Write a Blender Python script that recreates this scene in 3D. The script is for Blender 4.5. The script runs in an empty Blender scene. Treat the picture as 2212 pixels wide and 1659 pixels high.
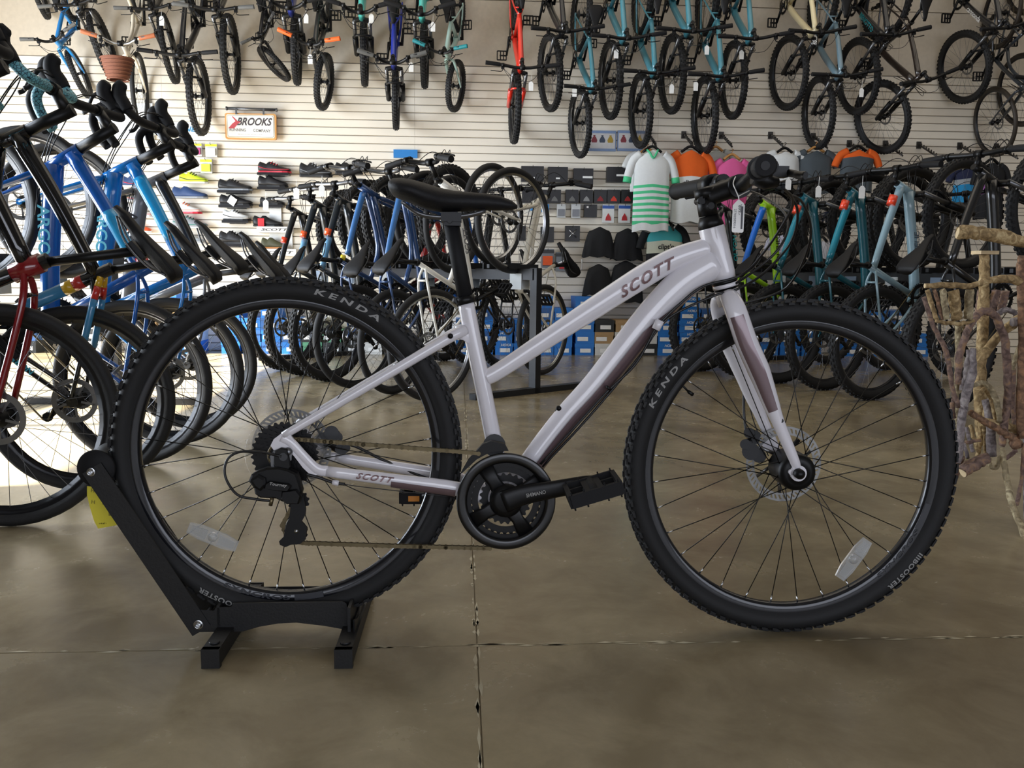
import bpy, math, random
import numpy as np
from mathutils import Matrix, Vector
random.seed(7)
SC = bpy.context.scene
COL = SC.collection
rad = math.radians
# ------------------------------------------------------------------ camera, world, lights, exposure
FPX, CAMH = 1901.4, 0.762
RWC = np.array([[0.99812667, 0.06114836, -0.00200916],
                [-0.0603885, 0.9899301, 0.12802976],
                [0.00981773, -0.12766858, 0.99176829]])      # rows: world axes in (right, forward, up)
WALL = 8.32
cam_data = bpy.data.cameras.new('camera')
cam = bpy.data.objects.new('camera', cam_data); COL.objects.link(cam)
cam_data.sensor_width = 36; cam_data.lens = FPX / 2212 * 36; cam_data.clip_end = 100
r_, f_, u_ = RWC[:, 0], RWC[:, 1], RWC[:, 2]
cam.matrix_world = Matrix(((r_[0], u_[0], -f_[0], 0), (r_[1], u_[1], -f_[1], 0), (r_[2], u_[2], -f_[2], CAMH), (0, 0, 0, 1)))
SC.camera = cam
SC.view_settings.view_transform = 'Standard'; SC.view_settings.look = 'None'
SC.view_settings.gamma = 1; SC.view_settings.use_curve_mapping = False
SC.view_settings.exposure = 1.05
try:
    SC.cycles.use_denoising = True; SC.cycles.max_bounces = 6; SC.cycles.diffuse_bounces = 4
    SC.cycles.glossy_bounces = 3; SC.cycles.transmission_bounces = 4; SC.cycles.caustics_reflective = False; SC.cycles.caustics_refractive = False
    SC.cycles.sample_clamp_indirect = 4
except Exception: pass
wd = bpy.data.worlds.new('world'); SC.world = wd; wd.use_nodes = True
bg = wd.node_tree.nodes['Background']; bg.inputs[0].default_value = (0.62, 0.76, 1.0, 1); bg.inputs[1].default_value = 1.3
def lamp(name, kind, loc, rot, energy, color, size=None, sizey=None, angle=None):
    d = bpy.data.lights.new(name, kind); d.energy = energy; d.color = color
    if kind == 'AREA': d.shape = 'RECTANGLE'; d.size = size; d.size_y = sizey
    if angle: d.angle = angle
    o = bpy.data.objects.new(name, d); COL.objects.link(o); o.location = loc; o.rotation_euler = rot; return o
XL, XR, YB, ZC = -4.9, 8.6, -3.4, 4.9       # room: left wall, right wall, wall behind the camera, ceiling
sun_dir = Vector((math.cos(rad(38)) * math.cos(rad(7)), math.cos(rad(38)) * math.sin(rad(7)), -math.sin(rad(38))))
sun = lamp('sun', 'SUN', (-12, 3, 9), sun_dir.to_track_quat('-Z', 'Y').to_euler(), 22.0, (1.0, 0.95, 0.86), angle=rad(0.6))
lamp('daylight_left_windows', 'AREA', (XL + 0.12, 4.5, 1.4), (0, rad(-90), 0), 230, (0.82, 0.90, 1.0), 2.6, 3.8)
lamp('daylight_storefront', 'AREA', (2.2, YB + 0.15, 1.5), (rad(90), 0, 0), 92, (0.82, 0.87, 1.0), 8.5, 2.0)
lamp('ceiling_fill', 'AREA', (2.4, 5.2, ZC - 0.2), (0, 0, 0), 48, (1.0, 0.90, 0.76), 9.0, 4.0)  # added warm fill from overhead, no visible fixture; lifts the floor and right wall

# ------------------------------------------------------------------ geometry from the photograph's perspective
def pray(px, py):
    v = RWC @ np.array([px - 1106.0, FPX, -(py - 829.5)]); return v
CP = np.array([0, 0, CAMH])
def atY(px, py, Y): v = pray(px, py); return CP + v * (Y / v[1])
def atZ(px, py, Z=0.0): v = pray(px, py); return CP + v * ((Z - CAMH) / v[2])

# ------------------------------------------------------------------ materials
def lin(c):
    if isinstance(c, str): c = [int(c[i:i + 2], 16) / 255 for i in (0, 2, 4)]
    return tuple((x / 12.92 if x <= .04045 else ((x + .055) / 1.055) ** 2.4) for x in c) + (1.0,)
MATS = {}
def mat(name, col=None, rough=.5, metal=0., coat=0., vary=.10, scale=30., trans=0., bump=0., emit=None, alpha=1., spec=.5):
    if name in MATS: return MATS[name]
    m = bpy.data.materials.new(name); m.use_nodes = True; nt = m.node_tree; b = nt.nodes['Principled BSDF']
    b.inputs['Roughness'].default_value = rough; b.inputs['Metallic'].default_value = metal
    b.inputs['Coat Weight'].default_value = coat; b.inputs['Coat Roughness'].default_value = .06
    b.inputs['Transmission Weight'].default_value = trans; b.inputs['Alpha'].default_value = alpha
    b.inputs['Specular IOR Level'].default_value = spec
    c = lin(col)
    n = nt.nodes.new('ShaderNodeTexNoise'); n.inputs['Scale'].default_value = scale; n.inputs['Detail'].default_value = 3
    tc = nt.nodes.new('ShaderNodeTexCoord'); nt.links.new(tc.outputs['Object'], n.inputs['Vector'])
    mx = nt.nodes.new('ShaderNodeMix'); mx.data_type = 'RGBA'
    mx.inputs[6].default_value = tuple(x * (1 - vary) for x in c[:3]) + (1,); mx.inputs[7].default_value = tuple(min(1, x * (1 + vary)) for x in c[:3]) + (1,)
    nt.links.new(n.outputs['Fac'], mx.inputs[0]); nt.links.new(mx.outputs[2], b.inputs['Base Color'])
    if bump:
        bp = nt.nodes.new('ShaderNodeBump'); bp.inputs['Strength'].default_value = bump; bp.inputs['Distance'].default_value = .004
        nt.links.new(n.outputs['Fac'], bp.inputs['Height']); nt.links.new(bp.outputs[0], b.inputs['Normal'])
    if emit: b.inputs['Emission Color'].default_value = lin(emit); b.inputs['Emission Strength'].default_value = 1
    MATS[name] = m; return m
def paint(hexc, rough=.28, metal=.0, coat=.6): return mat('paint_' + hexc, hexc, rough, metal, coat, .04, 12)
RUB = mat('tyre_rubber', '161617', .7, bump=.2, scale=220)
RUB2 = mat('sidewall_rubber', '0e0e0f', .72, bump=.1, scale=150)
BLK = mat('black_parts', '0b0b0c', .42, spec=.3)
MBL = mat('matte_black', '121214', .7, spec=.3)
SADM = mat('saddle_vinyl', '101012', .6, spec=.3, bump=.15, scale=300)
SIL = mat('bright_steel', 'b9bbbd', .25, 1.0)
GRY = mat('grey_metal', '6d6e70', .35, .8)
CHN = mat('chain_brass', '6b6048', .35, .8)
ROT = mat('rotor_steel', '8b8b8a', .3, .9)
WHT = mat('white_card', 'f1f1ee', .6)
CLR = mat('clear_plastic', 'e8ecee', .15, trans=.6, alpha=.6)
SHD = mat('clear_disc', 'f2f4f6', .08, trans=.95, alpha=.28, vary=0)
RIMD = mat('rim_black', '15161a', .3, .3)
SLATM = mat('slatwall_laminate', 'f1e8d7', .45, vary=.03, scale=3)
BACKM = mat('slat_groove', 'a8a196', .7)

# ------------------------------------------------------------------ mesh collector
class MB:
    def __init__(s): s.v = []; s.f = []; s.sm = []; s.mi = []
    def add(s, vs, fs, smooth=False, mi=0):
        b = len(s.v); s.v += [tuple(map(float, p)) for p in vs]
        for k, f in enumerate(fs):
            s.f.append([i + b for i in f]); s.sm.append(smooth); s.mi.append(mi[k] if isinstance(mi, list) else mi)
        return s
    def tube(s, pts, r, n=12, cap=True, mi=0, flat=None, pick=None):
        """tube through pts; r a number or one per point, or (side, other) pairs; flat = reference direction"""
        P = [np.array(p, float) for p in pts]; m = len(P)
        R = [r] * m if not isinstance(r, (list, tuple)) or (isinstance(r, tuple) and len(r) == 2 and m != 2) else list(r)
        T = []
        for i in range(m):
            a = P[max(i - 1, 0)]; b = P[min(i + 1, m - 1)]; t = b - a; T.append(t / (np.linalg.norm(t) + 1e-12))
        ref = np.array(flat, float) if flat is not None else (np.array([0, 0, 1.]) if abs(T[0][2]) < .9 else np.array([1., 0, 0]))
        vs = []; u = None
        for i in range(m):
            if flat is not None or u is None: u = ref - T[i] * np.dot(ref, T[i])
            else: u = u - T[i] * np.dot(u, T[i])
            u = u / (np.linalg.norm(u) + 1e-12); w = np.cross(T[i], u)
            ra, rb = R[i] if isinstance(R[i], (tuple, list)) else (R[i], R[i])
            for k in range(n):
                a = 2 * math.pi * k / n; vs.append(P[i] + u * ra * math.cos(a) + w * rb * math.sin(a))
        fs = []; mis = []
        for i in range(m - 1):
            for k in range(n):
                k2 = (k + 1) % n; fs.append([i * n + k, i * n + k2, (i + 1) * n + k2, (i + 1) * n + k])
                mis.append(pick(i, k) if pick else mi)
        s.add(vs, fs, True, mis)
        if cap:
            b = len(s.v) - m * n
            s.f.append([b + k for k in range(n)][::-1]); s.sm.append(False); s.mi.append(mi)
            s.f.append([b + (m - 1) * n + k for k in range(n)]); s.sm.append(False); s.mi.append(mi)
        return s
    def box(s, c, h, M=None, mi=0, bev=0.):
        c = np.array(c, float); hx, hy, hz = h; M = np.eye(3) if M is None else np.array(M)
        if bev:
            vs = []; 
            for z in (-1, -.999, .999, 1):
                pass
        vs = [c + M @ np.array([sx * hx, sy * hy, sz * hz]) for sz in (-1, 1) for sy in (-1, 1) for sx in (-1, 1)]
        return s.add(vs, [[0, 2, 3, 1], [4, 5, 7, 6], [0, 1, 5, 4], [2, 6, 7, 3], [0, 4, 6, 2], [1, 3, 7, 5]], False, mi)
    def cyl(s, a, b, r, n=16, r2=None, mi=0): return s.tube([a, b], [r, r if r2 is None else r2], n, True, mi)
    def lathe(s, prof, n=48, axis='y', c=(0, 0, 0), closed=False, smooth=True, mi=0):
        """profile of (radius, offset along axis)"""
        m = len(prof); vs = []
        for k in range(n):
            a = 2 * math.pi * k / n
            for (r, o) in prof:
                p = (r * math.cos(a), o, r * math.sin(a)) if axis == 'y' else (r * math.cos(a), r * math.sin(a), o)
                vs.append((p[0] + c[0], p[1] + c[1], p[2] + c[2]))
        fs = []
        for k in range(n):
            k2 = (k + 1) % n
            for j in range(m if closed else m - 1):
                j2 = (j + 1) % m; fs.append([k * m + j, k2 * m + j, k2 * m + j2, k * m + j2])
        return s.add(vs, fs, smooth, mi)
    def prism(s, poly, d, o=(0, 0, 0), ax=(1, 0, 0), ay=(0, 0, 1), mi=0, smooth=False):
        """polygon in the plane ax, ay at o, thickened by vector d"""
        o, ax, ay, d = (np.array(q, float) for q in (o, ax, ay, d)); n = len(poly)
        a = [o + ax * x + ay * y for x, y in poly]; b = [p + d for p in a]
        fs = [list(range(n)), list(range(2 * n - 1, n - 1, -1))] + [[i, i + n, (i + 1) % n + n, (i + 1) % n] for i in range(n)]
        return s.add(a + b, fs, smooth, mi)
    def annulus(s, ro, ri, y0, y1, n=48, c=(0, 0, 0), mi=0):
        return s.lathe([(ro, y0), (ro, y1), (ri, y1), (ri, y0)], n, 'y', c, True, False, mi)
    def mesh(s, name, mats):
        me = bpy.data.meshes.new(name); me.from_pydata(s.v, [], s.f)
        me.polygons.foreach_set('use_smooth', s.sm); me.polygons.foreach_set('material_index', s.mi)
        for m in (mats if isinstance(mats, (list, tuple)) else [mats]): me.materials.append(m)
        me.validate(); me.update(); return me
def obj(name, me, parent=None, M=None, kind=None, material=None):
    o = bpy.data.objects.new(name, me); COL.objects.link(o)
    if parent: o.parent = parent
    if M is not None: o.matrix_local = M
    if kind: o['kind'] = kind
    if material is not None: o.material_slots[0].link = 'OBJECT'; o.material_slots[0].material = material
    return o
def tag(o, label, cat, group=None, kind=None):
    if label: o['label'] = label
    if cat: o['category'] = cat
    if group: o['group'] = group
    if kind: o['kind'] = kind
    return o
def thing(name, label, cat, M=None, group=None):
    o = bpy.data.objects.new(name, None); COL.objects.link(o); o.empty_display_size = .05
    if M is not None: o.matrix_world = M
    return tag(o, label, cat, group)
def frame3(o, x, y, z): return Matrix(((x[0], y[0], z[0], o[0]), (x[1], y[1], z[1], o[1]), (x[2], y[2], z[2], o[2]), (0, 0, 0, 1)))
def TR(*p): return Matrix.Translation(p)
def smoothpath(pts, k=6):
    """Catmull-Rom through points (any dimension)"""
    P = [np.array(p, float) for p in pts]; P = [2 * P[0] - P[1]] + P + [2 * P[-1] - P[-2]]; out = []
    for i in range(1, len(P) - 2):
        for j in range(k):
            t = j / k; a, b, c, d = P[i - 1:i + 3]
            out.append(.5 * ((2 * b) + (-a + c) * t + (2 * a - 5 * b + 4 * c - d) * t * t + (-a + 3 * b - 3 * c + d) * t ** 3))
    out.append(P[-2]); return out
_tc = {}
def textgeo(body, size=1., shear=0., bold=0., space=1.):
    key = (body, shear, bold, space)
    if key not in _tc:
        cu = bpy.data.curves.new('lettering', 'FONT'); cu.body = body; cu.size = 1; cu.shear = shear; cu.offset = bold
        cu.space_character = space; cu.align_x = 'CENTER'; cu.align_y = 'CENTER'; cu.resolution_u = 3
        o = bpy.data.objects.new('lettering', cu); COL.objects.link(o)
        dg = bpy.context.evaluated_depsgraph_get(); me = bpy.data.meshes.new_from_object(o.evaluated_get(dg))
        vs = [(v.co.x, v.co.y) for v in me.vertices]; fs = [list(p.vertices) for p in me.polygons]
        bpy.data.objects.remove(o); bpy.data.curves.remove(cu); bpy.data.meshes.remove(me); _tc[key] = (vs, fs)
    vs, fs = _tc[key]; return [(x * size, y * size) for x, y in vs], fs
def lettering(body, size, o, ax, ay, m, parent=None, shear=0., bold=0.02, space=1., name='lettering', wid=None):
    vs, fs = textgeo(body, size, shear, bold, space)
    if wid:
        k = wid / (max(v[0] for v in vs) - min(v[0] for v in vs)); vs = [(x * k, y) for x, y in vs]
    o, ax, ay = (np.array(q, float) for q in (o, ax, ay))
    mb = MB().add([o + ax * x + ay * y for x, y in vs], fs)
    return obj(name, mb.mesh(name, m), parent)

# ------------------------------------------------------------------ room
def struct(name, mb, m, parent=None): o = obj(name, mb.mesh(name, m), parent); o['kind'] = 'structure'; return o
def concrete():
    m = bpy.data.materials.new('polished_concrete'); m.use_nodes = True; nt = m.node_tree; b = nt.nodes['Principled BSDF']
    N = nt.nodes.new; L = nt.links.new
    tc = N('ShaderNodeTexCoord')
    def noise(sc, det, dist=0., rough=.55):
        n = N('ShaderNodeTexNoise'); n.inputs['Scale'].default_value = sc; n.inputs['Detail'].default_value = det
        n.inputs['Distortion'].default_value = dist; n.inputs['Roughness'].default_value = rough; L(tc.outputs['Object'], n.inputs['Vector']); return n
    n1 = noise(.9, 5, .6); n2 = noise(5, 8, .4, .65); n3 = noise(38, 2)
    r1 = N('ShaderNodeValToRGB'); e = r1.color_ramp.elements
    e[0].position = .34; e[0].color = lin('70654f'); e[1].position = .68; e[1].color = lin('a19477')
    L(n1.outputs['Fac'], r1.inputs['Fac'])
    r2 = N('ShaderNodeValToRGB'); e = r2.color_ramp.elements
    e[0].position = .38; e[0].color = (.80, .78, .76, 1); e[1].position = .66; e[1].color = (1.12, 1.12, 1.12, 1); L(n2.outputs['Fac'], r2.inputs['Fac'])
    mu = N('ShaderNodeMix'); mu.data_type = 'RGBA'; mu.blend_type = 'MULTIPLY'; mu.inputs[0].default_value = 1
    L(r1.outputs['Color'], mu.inputs[6]); L(r2.outputs['Color'], mu.inputs[7])
    # chips and pits: sparse flecks
    vr = N('ShaderNodeTexVoronoi'); vr.inputs['Scale'].default_value = 9; L(tc.outputs['Object'], vr.inputs['Vector'])
    nz = noise(26, 2, 1.5)
    ad = N('ShaderNodeMath'); ad.operation = 'ADD'; L(vr.outputs['Distance'], ad.inputs[0])
    ml = N('ShaderNodeMath'); ml.operation = 'MULTIPLY'; ml.inputs[1].default_value = .18; L(nz.outputs['Fac'], ml.inputs[0]); L(ml.outputs[0], ad.inputs[1])
    rp = N('ShaderNodeValToRGB'); e = rp.color_ramp.elements; e[0].position = .085; e[0].color = (1, 1, 1, 1); e[1].position = .105; e[1].color = (0, 0, 0, 1)
    L(ad.outputs[0], rp.inputs['Fac'])
    r3 = N('ShaderNodeValToRGB'); e = r3.color_ramp.elements; e[0].position = .48; e[0].color = lin('4b4236'); e[1].position = .52; e[1].color = lin('c9bea8')
    L(noise(3.3, 1).outputs['Fac'], r3.inputs['Fac'])
    mx = N('ShaderNodeMix'); mx.data_type = 'RGBA'; L(rp.outputs['Color'], mx.inputs[0]); L(mu.outputs[2], mx.inputs[6]); L(r3.outputs['Color'], mx.inputs[7])
    L(mx.outputs[2], b.inputs['Base Color'])
    rr = N('ShaderNodeMapRange'); rr.inputs['To Min'].default_value = .14; rr.inputs['To Max'].default_value = .36; L(n2.outputs['Fac'], rr.inputs['Value']); L(rr.outputs[0], b.inputs['Roughness'])
    bp = N('ShaderNodeBump'); bp.inputs['Strength'].default_value = .05; bp.inputs['Distance'].default_value = .002; L(n3.outputs['Fac'], bp.inputs['Height']); L(bp.outputs[0], b.inputs['Normal'])
    b.inputs['Specular IOR Level'].default_value = .6
    return m
CONC = concrete(); JNT = mat('joint_filler', '8a7e68', .8, bump=.5, scale=60); JNL = mat('joint_edge', 'b3a98f', .8)
floor = struct('floor', MB().box(((XL + XR) / 2, (YB + WALL) / 2, -.053), ((XR - XL) / 2 + .1, (WALL - YB) / 2 + .1, .05)), JNT)
jx = [XL - .1, -3.85 + .04, .04, 3.93, XR + .1]; jy = [YB - .1, -2.1, 1.72, 5.62, WALL + .1]
for i in range(4):
    for j in range(4):
        g = .0013
        x0, x1, y0, y1 = jx[i] + g, jx[i + 1] - g, jy[j] + g, jy[j + 1] - g
        struct('slab', MB().box(((x0 + x1) / 2, (y0 + y1) / 2, -.0505), ((x1 - x0) / 2, (y1 - y0) / 2, .0505)), CONC, floor)
def chippath(a, b, n, name):
    mb = MB()
    for k in range(n):
        t = random.random(); w = random.uniform(.002, .006); l = random.uniform(.008, .04); p = np.array(a) * (1 - t) + np.array(b) * t
        d = np.array(b) - np.array(a); d /= np.linalg.norm(d); q = np.array([-d[1], d[0], 0]); s = random.choice((-1, 1)) * .004
        ps = [p - d * l + q * s, p + q * (s + w), p + d * l + q * s, p + q * (s - w * .6)]
        mb.add([(x[0], x[1], .0006) for x in ps], [[0, 3, 2, 1]])
    o = obj(name, mb.mesh(name, JNL), floor); o['kind'] = 'stuff'
chippath((-2, 1.72, 0), (2.6, 1.72, 0), 110, 'joint_chips'); chippath((.04, .4, 0), (.04, 5, 0), 150, 'joint_chips')
wallpaint = mat('wall_paint_warm', 'cfc4b2', .8); ceilm = mat('ceiling_paint', '8f8a82', .9); darkwall = mat('side_wall_paint', '8c857b', .85)
wall_back = struct('wall_back', MB().box(((XL + XR) / 2, WALL + .06, ZC / 2), ((XR - XL) / 2 + .1, .05, ZC / 2)), BACKM)
PITCH = .0703; ROWS = 37; SLATTOP = ROWS * PITCH
xs = list(np.linspace(XL, XR, 7)); slat_me = {}
hs = (xs[1] - xs[0]) / 2 - .0008
sm_ = MB()
hz = PITCH / 2 - .0035
sm_.add([(-hs, 0, -hz), (hs, 0, -hz), (hs, -.009, -hz + .0025), (-hs, -.009, -hz + .0025), (-hs, -.009, hz - .001), (hs, -.009, hz - .001), (hs, 0, hz), (-hs, 0, hz), (-hs, .02, -hz), (hs, .02, -hz), (hs, .02, hz), (-hs, .02, hz)],
        [[0, 1, 2, 3], [3, 2, 5, 4], [4, 5, 6, 7], [0, 8, 9, 1], [7, 6, 10, 11], [0, 3, 4, 7, 11, 8], [1, 9, 10, 6, 5, 2]])
slat_mesh = sm_.mesh('slat', SLATM)
for r in range(ROWS):
    for i in range(6): obj('slat', slat_mesh, wall_back, TR((xs[i] + xs[i + 1]) / 2, WALL, (r + .5) * PITCH))
pan = [SLATTOP + .002, 3.18, 3.8, ZC]
for k in range(3):
    h = (pan[k + 1] - pan[k]) / 2
    for i in range(6): obj('panel', MB().box((0, 0, 0), (hs, .01, h - .004)).mesh('panel', wallpaint), wall_back, TR((xs[i] + xs[i + 1]) / 2, WALL, (pan[k] + pan[k + 1]) / 2))
struct('ceiling', MB().box(((XL + XR) / 2, (YB + WALL) / 2, ZC + .05), ((XR - XL) / 2 + .1, (WALL - YB) / 2 + .1, .05)), ceilm)
struct('wall_right', MB().box((XR + .05, (YB + WALL) / 2, ZC / 2), (.05, (WALL - YB) / 2, ZC / 2)), darkwall)
struct('wall_front', MB().box(((XL + XR) / 2, YB - .05, ZC / 2), ((XR - XL) / 2, .05, ZC / 2)), darkwall)
WY0, WY1, WZ0, WZ1 = 2.65, 7.85, .08, 2.85
wl = MB(); xm = XL - .08
wl.box((xm, (YB + WY0) / 2, ZC / 2), (.08, (WY0 - YB) / 2, ZC / 2)); wl.box((xm, (WY1 + WALL + .1) / 2, ZC / 2), (.08, (WALL + .1 - WY1) / 2, ZC / 2))
wl.box((xm, (WY0 + WY1) / 2, (WZ1 + ZC) / 2), (.08, (WY1 - WY0) / 2, (ZC - WZ1) / 2)); wl.box((xm, (WY0 + WY1) / 2, WZ0 / 2), (.08, (WY1 - WY0) / 2, WZ0 / 2))
struct('wall_left', wl, darkwall)
alu = mat('dark_aluminium', '2b2c2e', .4, .6)
wf = MB()
for k in range(5): wf.box((xm, WY0 + (WY1 - WY0) * k / 4, (WZ0 + WZ1) / 2), (.05, .03, (WZ1 - WZ0) / 2))
for z in (WZ0 + .03, 2.1, WZ1 - .03): wf.box((xm, (WY0 + WY1) / 2, z), (.05, (WY1 - WY0) / 2, .03))
struct('window_1', wf, alu)
struct('outside_ground', MB().box((-14, 4, -.2), (9, 14, .1)), mat('pavement_outside', '9a948a', .9))

# ------------------------------------------------------------------ bicycles of the shop (bike coordinates: x forward, y left, z up, origin at the rear axle)
def blk(mb, R, w, n, h, rows, ang=0):
    """tread blocks on a tyre centred at the origin"""
    for k in range(n):
        for (yo, rw, st, dr) in rows:
            a = 2 * math.pi * (k + st) / n; t = math.pi / n * .55
            r0, r1 = R - dr - h, R - dr
            vs = []
            for rr, sc in ((r0, 1.), (r1, .8)):
                for aa, yy in ((a - t * sc, yo - rw * sc), (a + t * sc, yo - rw * sc), (a + t * sc, yo + rw * sc), (a - t * sc, yo + rw * sc)):
                    vs.append((rr * math.cos(aa), yy, rr * math.sin(aa)))
            mb.add(vs, [[4, 5, 6, 7], [0, 1, 5, 4], [1, 2, 6, 5], [2, 3, 7, 6], [3, 0, 4, 7]])
def tyreprof(R, w, bead, k=9):
    """open C section: w = half width"""
    h = (R - bead) / 2; cz = R - h; out = []
    for i in range(k + 1):
        a = rad(-128 + 256 * i / k); out.append((cz + h * math.cos(a) * 1.0, w * math.sin(a) * (1 if abs(math.sin(a)) < 1 else 1)))
    out = [(bead - .001, -w * .45)] + out + [(bead - .001, w * .45)]
    return out
KINDS = dict(
    mtb=dict(R=.36, w=.031, bead=.305, bb=(.43, -.06), cl=(.30, .36), sd=(.19, .56), ht=(.80, .56), hb=(.845, .43), fa=(1.09, 0), bar=(.86, .63), bw=.335, tt=.0205, dt=.031, fork='sus', knob=1),
    city=dict(R=.345, w=.021, bead=.31, bb=(.43, -.06), cl=(.30, .40), sd=(.19, .60), ht=(.78, .60), hb=(.825, .46), fa=(1.05, 0), bar=(.80, .74), bw=.29, tt=.016, dt=.020, fork='rigid', knob=0, step=1),
    road=dict(R=.338, w=.0175, bead=.306, bb=(.405, -.07), cl=(.275, .38), sd=(.13, .67), ht=(.79, .52), hb=(.83, .37), fa=(.985, 0), bar=(.835, .685), spc=.155, bw=.21, tt=.0235, dt=.036, fork='rigid', knob=0),
    kid=dict(R=.262, w=.030, bead=.212, bb=(.33, .0), cl=(.22, .26), sd=(.14, .40), ht=(.56, .46), hb=(.60, .34), fa=(.80, 0), bar=(.60, .58), bw=.27, tt=.019, dt=.026, fork='rigid', knob=1),
    kidsus=dict(R=.262, w=.027, bead=.212, bb=(.33, .0), cl=(.22, .28), sd=(.14, .44), ht=(.57, .48), hb=(.60, .36), fa=(.80, 0), bar=(.62, .60), bw=.27, tt=.019, dt=.026, fork='sus', knob=1))
def build_kind(K, kn):
    D = KINDS[kn]; R, w, fa = D['R'], D['w'], D['fa']; P = []
    v = lambda p, y=0.: np.array([p[0], y, p[1]])
    def add(name, par, mb, m, front=False, key=None, stuff=False): P.append(dict(name=name, par=par, me=mb.mesh(name, m), front=front, key=key or name, stuff=stuff, paint=(m == 'P')))
    bb, cl, ht, hb = v(D['bb']), v(D['cl']), v(D['ht']), v(D['hb'])
    PM = BLK
    def A(name, par, mb, m, front=False, key=None, stuff=False, pt=False):
        P.append(dict(name=name, par=par, me=mb.mesh(name, m), front=front, key=key or name, stuff=stuff, paint=pt))
    # frame
    f = MB(); hd = (ht - hb) / np.linalg.norm(ht - hb)
    f.tube([hb - hd * .012, ht + hd * .004], .024, 14)
    dt, tt = D['dt'], D['tt']
    f.tube(smoothpath([bb, bb * .6 + hb * .4 + np.array([0, 0, .004]), hb + hd * .035], 4), [dt * 1.0] * 9, 14)
    if D.get('step'): f.tube(smoothpath([bb * .55 + cl * .45, bb * .4 + hb * .45 + cl * .15, hb + hd * .10], 4), [tt] * 9, 12)
    else: f.tube(smoothpath([cl + (bb - cl) * .06, (cl + (bb - cl) * .06) * .5 + (ht - hd * .035) * .5 + np.array([0, 0, .008]), ht - hd * .035], 4), [(tt * (1 + .3 * i / 8), tt * (1 + .25 * i / 8)) for i in range(9)], 12)
    f.tube([bb, cl + (cl - bb) * .07], tt * .95, 12); f.cyl(bb + [0, -.036, 0], bb + [0, .036, 0], .023, 14)
    for s in (-1, 1):
        y = .062 * s
        f.tube(smoothpath([cl + (bb - cl) * .08 + [0, .012 * s, 0], cl * .72 + [0, .045 * s, 0], [0.012, y, .01]], 4), [.008] * 9, 8)
        f.tube(smoothpath([bb + [-.01, .022 * s, 0], bb * .6 + [0, .045 * s, -.01], [0.0, y, 0]], 4), [.011, .011, .011, .010, .010, .009, .009, .008, .008], 8)
        f.cyl([0, y - .005, 0], [0, y + .005, 0], .02, 10)
    f.tube([cl * .8 + [0, -.036, 0], cl * .8 + [0, .036, 0]], .007, 8)
    A('frame', None, f, PM, pt=True)
    # seat post and saddle
    sdir = (cl - bb) / np.linalg.norm(cl - bb); sd = v(D['sd']); top = sd - [0, 0, .045]
    A('seat_post', None, MB().cyl(cl + sdir * .01, top, .0145, 12).cyl(cl + sdir * .012, cl + sdir * .035, .021, 12).box(top, (.03, .016, .012)), BLK)
    sa = MB(); N = 14; rows = []
    prof = [(-.135, .055, .036, -.008), (-.115, .072, .046, .004), (-.07, .074, .050, .006), (-.02, .055, .045, .001), (.04, .032, .036, -.003), (.10, .021, .028, -.001), (.135, .014, .018, -.010)]
    for (x, hw, th, zt) in prof:
        for k in range(N):
            a = 2 * math.pi * k / N; c, s_ = math.cos(a), math.sin(a)
            rows.append((sd[0] + x, hw * c * (1 if s_ > 0 else .8), sd[2] + zt + (s_ * .012 if s_ > 0 else s_ * (th - .012))))
    fs = [[i * N + k, i * N + (k + 1) % N, (i + 1) * N + (k + 1) % N, (i + 1) * N + k] for i in range(len(prof) - 1) for k in range(N)]
    sa.add(rows, [f_[::-1] for f_ in fs] + [list(range(N)), list(range((len(prof) - 1) * N, len(prof) * N))[::-1]], True)
    A('saddle', None, sa, SADM, key='saddle')
    rl = MB()
    for s in (-1, 1): rl.tube(smoothpath([sd + [.11, .01 * s, -.02], sd + [.04, .022 * s, -.047], sd + [-.05, .022 * s, -.047], sd + [-.11, .04 * s, -.02]], 4), .0035, 6)
    A('saddle_rail', 'saddle', rl, GRY)
    # wheels
    for side in ('rear', 'front'):
        fr = side == 'front'; c = np.array([fa[0], 0, fa[1]]) if fr else np.zeros(3); b = D['bead']
        def sh(mb): mb.v = [(p[0] + c[0], p[1], p[2] + c[2]) for p in mb.v]; return mb
        rw = w * .62
        rim = MB().lathe([(b + .004, rw), (b + .004, rw * .8), (b - .012, rw * .5), (b - .020 - (.012 if kn == 'road' else 0), 0), (b - .012, -rw * .5), (b + .004, -rw * .8), (b + .004, -rw)], 48, 'y')
        A(side + '_wheel', None, sh(rim), RIMD, fr, key=side)
        ty = MB().lathe(tyreprof(R - (.003 if D['knob'] else 0), w, b - .004), 56, 'y')
        if D['knob']: blk(ty, R + .001, w, 56, .006, [(-w * .28, w * .2, 0, 0), (w * .28, w * .2, .5, 0), (-w * .8, w * .16, .25, .009), (w * .8, w * .16, .75, .009)])
        A('tyre', side, sh(ty), RUB, fr, key=side + 'tyre')
        sp = MB(); ns = 28
        for k in range(ns):
            s = 1 if k % 2 else -1; a = 2 * math.pi * k / ns; da = .95 * (1 if (k // 2) % 2 else -1); rh = .026
            sp.tube([(rh * math.cos(a + da), .028 * s, rh * math.sin(a + da)), ((b - .018) * math.cos(a), 0, (b - .018) * math.sin(a))], .0011, 3, False)
        A('spokes', side, sh(sp), GRY, fr, key=side + 'spokes', stuff=True)
        hub = MB().lathe([(.008, .055), (.012, .05), (.03, .03), (.03, .026), (.014, .02), (.014, -.02), (.03, -.026), (.03, -.03), (.012, -.05), (.008, -.055)], 14, 'y')
        A('hub', side, sh(hub), BLK, fr, key=side + 'hub')
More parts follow.
